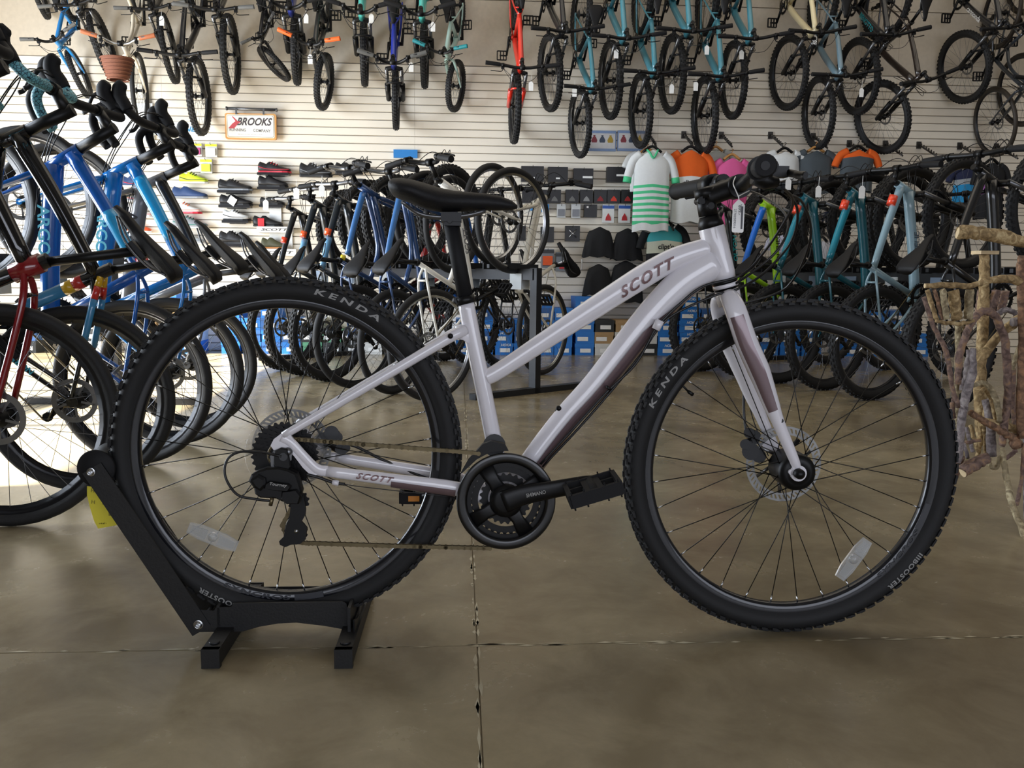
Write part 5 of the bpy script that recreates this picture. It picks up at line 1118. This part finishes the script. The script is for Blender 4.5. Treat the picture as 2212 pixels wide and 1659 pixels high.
garment('black jersey with a purple flash at the right edge', 2142, 352, 80, 120, [(0, .3, BC), (.3, .55, cloth('a45cae')), (.55, 1, BC)], BC, off=.34, hanger='black')
garment('white jersey seen low between the bikes of the right rack', 1700, 500, 80, 100, [(0, 1, cloth('c9cbe0'))], cloth('c9cbe0'), off=.3, hanger='black')
garment('white jersey seen low between the two teal bikes', 1775, 520, 60, 90, [(0, 1, cloth('c9cbd6'))], cloth('c9cbd6'), off=.3, hanger='black')
for i, (cx, y0, w, h) in enumerate(((1295, 490, 62, 64), (1355, 493, 60, 68), (1293, 570, 58, 68), (1352, 563, 68, 90))):
    garment(['black cycling shorts, upper left of four', 'black cycling shorts, upper right of four', 'black cycling shorts, lower left of four', 'black cycling shorts, lower right of four'][i], cx, y0, w, h, [(0, 1, BC)], None, off=.16, name='cycling_shorts', cat='shorts', group='black cycling shorts on the wall', hanger=None, legs=True)
# packaged goods
PKB = mat('pack_black', '1d1c1e', .4); PKG = mat('pack_clear', 'c8cac8', .25); PKBL = mat('pack_blue', '2f5cb4', .4)
def pack(label, x0, y0, x1, y1, base, win=None, wc=None, hd=None, name='blister_pack', depth=.03, lab=None, off=.03, group='packs on the slat wall'):
    a, b = Wp(x0, y1, depth + off), Wp(x1, y0, depth + off); w, h = (b[0] - a[0]) / 2, (b[2] - a[2]) / 2; c = (a + b) / 2
    t = thing(name, label, 'package', TR(c[0], WALL - off - depth / 2, a[2]), group); fy = -depth / 2
    obj('card', MB().box((0, 0, h), (w, depth / 2, h)).mesh('card', base), t)
    if hd: obj('header', MB().box((0, fy - .001, 2 * h * .86), (w * 1.01, .0015, h * .17)).mesh('header', hd), t)
    if win == 'tri': obj('product', MB().prism([(-w * .5, 0), (w * .5, 0), (w * .4, h * .35), (0, h * .8), (-w * .4, h * .35)], (0, -.004, 0), (0, fy, h * .25)).mesh('product', wc), t)
    if win == 'box': obj('product', MB().box((0, fy - .008, h * .75), (w * .75, .008, h * .5)).mesh('product', wc), t)
    if win == 'x':
        m_ = MB()
        for s in (-1, 1): m_.tube([(-w * .5, fy - .006, h - s * h * .5), (0, fy - .008, h + s * h * .05), (w * .5, fy - .006, h - s * h * .5)], .006, 8)
        obj('product', m_.mesh('product', wc), t)
    if lab: obj('label', MB().box((lab[0] * w, fy - .001, h + lab[1] * h), (lab[2] * w, .0015, lab[3] * h)).mesh('label', WHT), t)
    obj('peg_hook', MB().tube(smoothpath([(0, depth / 2 + off, 2 * h - .01), (0, fy - .02, 2 * h - .012), (0, fy - .03, 2 * h + .005)], 4), .0025, 6).mesh('peg_hook', WH), t)
YH = mat('header_yellow', 'ecec28', .4)
pack('clear pack with a yellow header and pink contents', 416, 309, 435, 337, PKG, 'box', mat('pink_goods', 'b03a78'), YH)
pack('clear pack with a yellow header and white contents', 444, 310, 468, 339, PKG, 'box', SW, YH)
pack('pack with a yellow header and neon contents', 433, 343, 457, 374, PKG, 'box', SY, YH)
for i, (x0, y0, x1, y1) in enumerate(((1126, 359, 1175, 392), (1184, 361, 1227, 393), (1239, 364, 1282, 398), (1311, 361, 1356, 393))):
    pack(['black carton seen through the raised front wheel', 'black carton just right of the raised front wheel', 'black carton with a white number strip, left one', 'black carton with a white number strip, right one'][i], x0, y0, x1, y1, PKB, None, name='carton', depth=.07, lab=(.42, -.1, .5, .13) if i > 1 else (0, -.5, .2, .1))
cols = ['dark', 'dark', 'grey', 'grey', 'silver', 'dark red', 'bright orange-red', 'dull red']
for i, x in enumerate((1128, 1156, 1184, 1222, 1253, 1283, 1312, 1342)):
    c = {'dark': '2c2c2e', 'grey': '6a6a68', 'silver': '8f9090', 'dark red': '8c1f26', 'bright orange-red': 'd83a22', 'dull red': 'a82a2a'}[cols[i]]
    lb = ['black pack behind the raised wheel\'s spokes, first of the row', 'black pack behind the raised wheel\'s spokes, second of the row', 'black pack partly covered by the raised wheel\'s tyre', 'black pack with a dull grey triangle', 'black pack with a silver triangle', 'black pack with a dark red triangle', 'black pack with a bright orange-red triangle', 'black pack with a dull red triangle beside the striped jersey'][i]
    pack(lb, x, 410, x + 28, 438, PKB, 'tri', mat('tri_' + c, c), depth=.06)
pack('clear pack with metal parts, left of two', 1203, 441, 1222, 470, PKG, 'box', GRY); pack('clear pack with metal parts, right of two', 1234, 441, 1254, 471, PKG, 'box', GRY)
pack('small black pack between clear and blue-headed ones', 1262, 442, 1290, 469, PKB, None, depth=.05, lab=(-.5, .6, .15, .15))
for i, x in enumerate((1301, 1336)): pack(['blue-headed pack with red contents, left of two', 'blue-headed pack with red contents, right of two'][i], x, 442, x + 26, 481, SW, 'tri', mat('red_goods', 'c22c30'), PKBL)
pack('small blue pack seen through the raised front wheel, left', 1146, 438, 1159, 455, mat('sky_pack', '3c94dc'), None); pack('small blue pack seen through the raised front wheel, right', 1170, 441, 1186, 458, mat('sky_pack', '3c94dc'), None)
pack('narrow black pack left of the raised wheel\'s tyre', 1119, 488, 1136, 520, PKB, None); pack('black pack just right of the raised wheel\'s lower tyre', 1168, 490, 1197, 523, PKB, None, depth=.05)
pack('black pack holding a silver cross-shaped part', 1221, 488, 1253, 521, PKB, 'x', SIL, depth=.05)
pack('pack with bright orange pedals', 1169, 538, 1197, 578, mat('pack_grey', '7c8288'), 'box', mat('orange_goods', 'ea5a18'), PKB, depth=.05); pack('pack with bright red pedals behind the wall saddle', 1201, 545, 1229, 586, mat('pack_grey', '7c8288'), 'tri', mat('red_goods', 'c22c30'), PKB, depth=.05)
t = thing('saddle', 'black saddle standing on its nose-up bracket on the wall', 'saddle', TR(*Wp(1225, 585, .10)))
q = lambda x, y: Wp(x, y, .10) - Wp(1225, 585, .10)
obj('seat_shell', MB().tube(smoothpath([q(1206, 524), q(1215, 540), q(1226, 560), q(1243, 577)], 4), list(zip(np.linspace(.018, .03, 13), np.linspace(.02, .07, 13))), 12, flat=(1, 0, 1)).mesh('seat_shell', SADM), t); obj('bracket', MB().tube([q(1238, 582), q(1256, 582), q(1257, 560)], .008, 8).tube([q(1205, 570), q(1230, 558)], .008, 8).tube([q(1238, 582), q(1238, 582) + [0, .1, 0]], .006, 8).mesh('bracket', SW), t)
# shoe boxes on the floor along the wall
HB_ = mat('box_blue', '2478cc', .5); HB2 = mat('box_deep_blue', '2f62a4', .5); TAN = mat('box_tan', 'b09066', .7); WB = mat('box_white', 'd6d6d2', .6); DKB = mat('box_dark', '2a2c2c', .6); GRB = mat('box_green', '5d9a78', .6)
def stack(xc, wpx, n, mats, words, place, depth=.33, hpx=24.6):
    for k in range(n):
        m = mats[k % len(mats)]; w = words[k % len(words)]; y1 = 760 - k * hpx + (xc - 1150) * .0008; jit = ((k * 37 + int(xc)) % 5 - 2) * .5
        f = (WALL - depth) / WALL; x0 = 990 + (xc - wpx / 2 + jit - 990); a = Wp(x0, 760, depth); b = Wp(x0 + wpx, 760, depth); hh = .107
        base = np.array([(a[0] + b[0]) / 2, WALL - depth / 2 - .012, k * hh]); hw = (b[0] - a[0]) / 2 - .001
        pos = 'lowest in' if k == 0 else ('topmost in' if k == n - 1 else ['', 'second up', 'third up', 'fourth up', 'fifth up'][k])
        t = thing('shoe_box', {HB_: 'blue', HB2: 'deep blue', TAN: 'tan', WB: 'white', DKB: 'black', GRB: 'green'}[m] + ' shoe box, ' + pos + ' the stack ' + place, 'box', TR(*base), 'shoe boxes along the wall')
        obj('body', MB().box((0, 0, hh * .40), (hw - .004, depth / 2 - .003, hh * .40)).mesh('body', m), t); obj('lid', MB().box((0, 0, hh * .84), (hw, depth / 2, hh * .155)).mesh('lid', m), t)
        obj('label', MB().box((-hw * .25 if k % 2 else hw * .1, -depth / 2 - .0005, hh * .40), (hw * .55, .001, hh * .17)).mesh('label', WHT), t)
        if w: lettering(w, hh * .3, (hw * .2, -depth / 2 - .0015, hh * .84), (1, 0, 0), (0, 0, 1), WHT, t, .2)
for args in ((1262, 42, 5, [HB_], [None], 'nearest left of the tan boxes'), (1216, 40, 4, [HB_, HB_, HB2], [None], 'inside the cream bike\'s wheel'), (1178, 36, 5, [HB_, HB2], [None], 'just right of the rack post'),
    (1130, 40, 3, [HB_, HB2], [None], 'just left of the rack post'), (1088, 40, 3, [HB_], ['HOKA'], 'second left of the rack post'), (1046, 40, 4, [HB_, HB2], [None], 'third left of the rack post'), (1004, 40, 3, [HB_], [None], 'fourth left of the rack post'),
    (1304, 42, 3, [WB, TAN, DKB], [None], 'of mixed tan and white boxes'), (1349, 44, 3, [WB, WB, TAN], [None], 'of white boxes under the black shorts'), (1398, 44, 2, [DKB, WB], [None], 'hidden by the down tube'),
    (1441, 44, 5, [HB_], ['HOKA', None], 'behind the down tube\'s cables'), (1487, 44, 5, [HB_], ['HOKA'], 'in front of the front tyre'), (1533, 44, 4, [HB_, HB2], ['HOKA', None], 'behind the head tube'), (1579, 44, 3, [HB_], [None], 'behind the fork'),
    (1660, 44, 3, [HB_, HB2], [None], 'inside the upper front wheel'), (1706, 44, 3, [HB_], [None], 'behind the dark teal bikes\' wheels'), (1752, 44, 2, [HB_], [None], 'between the teal bikes\' wheels'), (1845, 44, 3, [HB_, HB2], [None], 'left of the grey-blue bike\'s wheel'), (1891, 44, 4, [HB_], [None], 'behind the grey-blue bike\'s wheel'), (1937, 44, 4, [HB_, HB2], [None], 'right of the grey-blue bike\'s stays'), (1983, 44, 2, [HB_], [None], 'left of the branch basket'),
    (586, 42, 4, [HB2, HB_], [None], 'left of the black bikes\' rear wheels'), (630, 42, 3, [HB_, HB2], [None], 'behind the slim black bike'), (674, 42, 3, [GRB, DKB, WB], [None], 'with a green box at its foot'), (718, 42, 2, [DKB, GRB], [None], 'of dark boxes under the saddles'), (762, 42, 2, [DKB, DKB], [None], 'of two black boxes'), (806, 42, 2, [WB, WB], [None], 'of two white boxes'), (850, 42, 2, [DKB, WB], [None], 'behind the white hybrid\'s tyre'),
    (320, 42, 5, [WB, HB_, TAN], [None], 'behind the blue road bike\'s seat tube'), (365, 42, 5, [TAN, HB_, WB], [None], 'beside the road bikes\' saddles'), (410, 42, 4, [HB_, WB], [None], 'behind the grey road bike'), (500, 42, 4, [HB_, HB_, HB2], [None], 'inside the grey road bike\'s wheel'), (544, 42, 3, [HB_, HB2], [None], 'right of the grey road bike\'s wheel'), (60, 42, 4, [DKB, HB2], [None], 'behind the nearest road bike'), (200, 42, 3, [WB, DKB], [None], 'behind the striped road bike')): stack(*args)
# price tags on the other bikes
TAGS = [(661, 40, 'black and dark blue kids bikes'), (670, 128, 'orange grips'), (802, 40, 'left turquoise bike'), (935, 58, 'right turquoise bike'), (888, 145, 'low deep blue kids bike'), (1147, 186, 'red bike'), (1241, 199, 'lowest steel blue bike'), (1331, 116, 'second steel blue bike'), (1451, 192, 'third steel blue bike'), (1503, 186, 'fifth steel blue bike'), (1527, 108, 'fourth steel blue bike'), (1602, 118, 'last steel blue bike'), (1760, 86, 'cream-framed bike'), (1861, 200, 'slate blue bike'), (349, 45, 'bike right of the cream city bike')]
def ptag(px, py, Y, label, h=.075):
    o = atY(px, py, Y); t = thing('price_tag', label, 'tag', TR(*o), 'price tags on bikes')
    obj('card', MB().prism([(-h * .25, -h * .5), (h * .25, -h * .5), (h * .27, h * .3), (h * .1, h * .5), (-h * .1, h * .5), (-h * .27, h * .3)], (0, .001, 0)).mesh('card', WHT), t); obj('string', MB().tube([(0, 0, h * .5), (.003, .004, h * 1.3)], .0014, 5).mesh('string', WHT), t)
for x, y, lb in TAGS: ptag(x, y, 7.62, 'small white price tag hanging from the ' + lb)
for x, y, Y, lb in ((574, 443, 6.3, 'slim black bike on the middle rack'), (640, 418, 6.1, 'second black bike of the middle rack'), (695, 412, 5.9, 'black bike beside the blue pair'), (1862, 415, 5.1, 'dark teal bike beside the grey-blue one'), (1703, 398, 5.7, 'bars behind the white bicycle\'s brake lever'), (1768, 414, 5.6, 'second teal bike')): ptag(x, y, Y, 'white price tag hanging from the ' + lb, .072)
# wicker basket of the cream city bike
ro = ob['root']; rb = np.array(ro.location); wk = mat('wicker', '744632', .8, bump=.6, scale=120); Yb = 7.35
bt, bb_ = atY(253, 128, Yb) - rb, atY(256, 172, Yb) - rb
BS = obj('basket', MB().lathe([(.06, bb_[2]), (.08, bb_[2] + .01), (.115, bt[2] - .02), (.12, bt[2])], 28, 'z', (bt[0], bt[1], 0)).mesh('basket', wk), ro)
rm = MB()
for j in range(7):
    z = bb_[2] + (bt[2] - bb_[2]) * j / 6; r = .078 + (.122 - .078) * j / 6; rm.lathe([(r + .003, z - .006), (r + .008, z), (r + .003, z + .006)], 28, 'z', (bt[0], bt[1], 0))
obj('basket_weave', rm.mesh('basket_weave', wk), BS)

# ------------------------------------------------------------------ bicycle made of branches
def barkmat(name, c1, c2, c3):
    m = bpy.data.materials.new(name); m.use_nodes = True; nt = m.node_tree; b = nt.nodes['Principled BSDF']; N = nt.nodes.new; L = nt.links.new; tc = N('ShaderNodeTexCoord')
    n = N('ShaderNodeTexNoise'); n.inputs['Scale'].default_value = 40; n.inputs['Detail'].default_value = 6; n.inputs['Distortion'].default_value = 1.2; L(tc.outputs['Object'], n.inputs['Vector'])
    r = N('ShaderNodeValToRGB'); e = r.color_ramp.elements; e[0].position = .36; e[0].color = lin(c1); e[1].position = .52; e[1].color = lin(c2); k = e.new(.68); k.color = lin(c3); L(n.outputs['Fac'], r.inputs['Fac']); L(r.outputs['Color'], b.inputs['Base Color'])
    n2 = N('ShaderNodeTexNoise'); n2.inputs['Scale'].default_value = 90; n2.inputs['Detail'].default_value = 4; L(tc.outputs['Object'], n2.inputs['Vector'])
    bp = N('ShaderNodeBump'); bp.inputs['Strength'].default_value = 1.0; bp.inputs['Distance'].default_value = .006; L(n2.outputs['Fac'], bp.inputs['Height']); L(bp.outputs[0], b.inputs['Normal']); b.inputs['Roughness'].default_value = .8; return m
BT = barkmat('bark_tan', '75603f', 'a3895f', 'cdb78a'); BG = barkmat('bark_grey', '5a5252', '827878', 'a09894'); BR = barkmat('bark_brown', '55423a', '7b645a', '987858'); BC2 = barkmat('bark_cream', '75684f', '9a8b6c', 'c2b592'); BO = barkmat('bark_orange', '5a4232', '7d604a', 'a0795a'); CUT = mat('cut_wood', 'd8c29a', .7)
WB0 = atZ(2150, 1150, 0); WB0 = np.array([1.62, 2.62, 0])
wbk = thing('branch_bicycle', 'rustic decorative bicycle built of bark-covered branches with a log basket', 'decorative bicycle', TR(*WB0))
def br_(pts, m, Y=2.72, name='branch', cut=False):
    P = []; R = []
    for p in pts:
        y = p[3] if len(p) > 3 else Y; P.append(np.append(atY(p[0], p[1], y) - WB0, p[2] * y / FPX))
    Q = smoothpath(P, 5); rng = random.Random(int(pts[0][0] * 7 + pts[0][1])); pts3 = []; rr_ = []
    for i, q in enumerate(Q): pts3.append(q[:3] + np.array([rng.uniform(-1, 1) for _ in range(3)]) * .0018); rr_.append((q[3] * rng.uniform(.9, 1.1), q[3] * rng.uniform(.9, 1.1)))
    o = obj(name, MB().tube(pts3, rr_, 12).mesh(name, m), wbk)
    if cut: d = pts3[0] - pts3[1]; d /= np.linalg.norm(d); obj('cut_end', MB().cyl(pts3[0] - d * .002, pts3[0] + d * .001, rr_[0][0] * .92, 14).mesh('cut_end', CUT), o)
    return o
br_([(2069, 503, 13), (2085, 501, 15), (2120, 504, 15), (2165, 512, 15), (2240, 528, 12)], BT, 2.6, 'handle_log', True)
sp1 = atY(2127, 546, 2.78) - WB0; obj('seat_plank', MB().prism([(-.036, -.012), (-.03, -.03), (.03, -.03), (.037, -.01), (.03, .03), (-.028, .03)], (0, 0, .011), sp1 - [0, 0, .005], (1, 0, 0), (0, 1, 0)).mesh('seat_plank', CUT), wbk)
br_([(2126, 549, 11), (2126, 600, 11), (2124, 650, 11.5), (2122, 720, 12), (2118, 790, 12), (2117, 880, 12), (2120, 960, 10)], BT, 2.78, 'seat_log')
br_([(1999, 618, 5.5), (2050, 616, 6.5), (2099, 617, 6.5), (2129, 607, 7), (2168, 602, 9), (2205, 607, 10)], BT, 2.62, 'basket_rim', True)
for (a, b, r, m, Y) in (((2003, 627), (2023, 691), 5, BT, 2.62), ((2019, 627), (2036, 690), 4.5, BO, 2.61), ((2036, 627), (2046, 689), 7, BC2, 2.60), ((2060, 628), (2068, 691), 12, BT, 2.61), ((2095, 627), (2091, 690), 9.5, BC2, 2.61), ((2152, 628), (2140, 680), 9, BR, 2.85), ((2172, 628), (2162, 676), 9, BR, 2.86), ((2120, 628), (2112, 690), 8, BR, 2.86)): br_([(a[0], a[1], r), ((a[0] + b[0]) / 2, (a[1] + b[1]) / 2, r), (b[0], b[1], r * .95)], m, Y, 'basket_stave')
br_([(2022, 694, 4), (2050, 698, 4.5), (2080, 698, 4.5), (2104, 692, 4)], BT, 2.61, 'basket_hoop')
L_ = [([(2067, 700, 4), (2080, 706, 4), (2091, 718, 4)], BC2, 2.66), ([(1995, 643, 5), (2015, 700, 5), (2039, 748, 5.5), (2052, 798, 5.5), (2058, 840, 5), (2071, 880, 5)], BR, 2.58),
    ([(2069, 703, 6), (2069, 750, 6), (2067, 800, 5.5), (2066, 870, 5), (2067, 925, 4.5)], BC2, 2.70), ([(2069, 830, 7), (2073, 768, 8), (2089, 719, 8), (2105, 687, 8), (2127, 672, 8.5), (2149, 682, 8.5), (2161, 707, 8.5), (2171, 740, 8.5), (2176, 798, 8.5), (2177, 852, 9), (2169, 925, 8.5), (2165, 963, 7)], BR, 2.64),
    ([(2154, 680, 6), (2170, 669, 6), (2188, 674, 6), (2200, 690, 6)], BG, 2.80), ([(2215, 680, 11), (2180, 706, 10.5), (2150, 734, 10), (2127, 766, 10), (2114, 790, 9)], BT, 2.70),
    ([(2207, 552, 8), (2204, 589, 9), (2208, 649, 9), (2209, 740, 9), (2208, 800, 9), (2204, 852, 9), (2204, 945, 9)], BO, 2.62), ([(2092, 756, 5), (2088, 798, 6), (2078, 842, 6)], BG, 2.68),
    ([(2102, 752, 6), (2100, 804, 9), (2088, 852, 9.5), (2078, 900, 9.5), (2075, 950, 9), (2069, 1000, 7)], BG, 2.62), ([(2102, 833, 5), (2124, 826, 6), (2143, 845, 6.5), (2155, 876, 6.5), (2159, 912, 6)], BC2, 2.64),
    ([(2114, 856, 5), (2127, 840, 5.5), (2141, 862, 5.5), (2153, 910, 5)], BT, 2.68), ([(2095, 891, 7), (2122, 908, 7.5), (2156, 927, 8), (2186, 946, 8), (2204, 962, 9)], BO, 2.62),
    ([(2131, 864, 9), (2139, 925, 10), (2142, 985, 10)], BG, 2.72), ([(2166, 966, 5), (2168, 997, 6.5, 2.6), (2177, 1045, 7, 2.55), (2189, 1094, 7, 2.5), (2211, 1156, 6.5, 2.42), (2222, 1172, 5, 2.38)], BC2, 2.62),
    ([(2160, 985, 5), (2152, 1010, 5), (2139, 1004, 4.5), (2138, 990, 4)], BC2, 2.66), ([(2095, 918, 4), (2105, 949, 4), (2113, 975, 4)], BT, 2.74), ([(2087, 922, 4), (2094, 950, 4), (2101, 976, 4)], BG, 2.72),
    ([(2080, 957, 4), (2119, 952, 4)], BR, 2.70), ([(2083, 958, 4), (2090, 990, 4)], BG, 2.68), ([(2196, 972, 5), (2184, 982, 5), (2168, 994, 4)], BR, 2.62), ([(2120, 900, 5), (2118, 940, 5), (2112, 985, 5)], BT, 2.76),
    ([(2128, 870, 4), (2126, 930, 4.5), (2130, 985, 4)], BT, 2.74), ([(2062, 862, 6), (2056, 880, 6), (2062, 905, 4)], BR, 2.66), ([(2190, 780, 5), (2188, 860, 5.5), (2192, 940, 5)], BR, 2.78), ([(2206, 740, 5), (2195, 770, 5), (2188, 800, 4)], BC2, 2.7),
    ([(2212, 960, 4), (2206, 1040, 4), (2196, 1090, 5, 2.55)], BR, 2.6), ([(2214, 840, 6), (2216, 940, 6), (2216, 1060, 5, 2.6), (2218, 1172, 5, 2.42)], BG, 2.66)]
for (p, m, Y) in L_: br_(p, m, Y)
br_([(2078, 1019, 13), (2090, 1010, 15), (2110, 1000, 14), (2135, 988, 12)], BR, 2.62, 'wheel_log', True)
kn = atY(2194, 958, 2.62) - WB0; obj('knot', MB().lathe([(0, -.02), (.014, -.014), (.02, 0), (.014, .014), (0, .02)], 12, 'y', kn).mesh('knot', BO), wbk)
def wbr(pts, r, m):   # the part of the branch bicycle beyond the picture's right edge, on which it stands
    rng = random.Random(len(pts) + int(r * 9000)); obj('branch', MB().tube([np.array(q) - WB0 + np.array([rng.uniform(-1, 1) for _ in range(3)]) * .003 for q in smoothpath(pts, 4)], r, 10).mesh('branch', m), wbk)
hoop = lambda cx, cz, R: [(cx + R * math.cos(2 * math.pi * k / 14), 2.64, cz + R * math.sin(2 * math.pi * k / 14)) for k in range(15)]
wbr(hoop(2.42, .335, .325), .012, BR)
for k in range(5): a = math.pi * k / 5 + .3; wbr([(2.42 + .32 * math.cos(a), 2.64, .335 + .32 * math.sin(a)), (2.42, 2.64, .335), (2.42 - .32 * math.cos(a), 2.64, .335 - .32 * math.sin(a))], .007, BC2)
wbr([(1.66, 2.66, .30), (1.95, 2.64, .26), (2.42, 2.64, .335)], .013, BT); wbr([(1.72, 2.64, .62), (2.05, 2.64, .60), (2.42, 2.64, .36)], .014, BG); wbr([(1.95, 2.64, .26), (2.02, 2.64, .55), (2.10, 2.64, .78)], .014, BO)
for x, y, z in ((1.60, 2.78, .16), (2.02, 2.45, .30), (2.02, 2.85, .30)): wbr([(x, y, .012), (x + .01, (y + 2.65) / 2, z * .6), (x, 2.66, z + .03)], .012, BR)
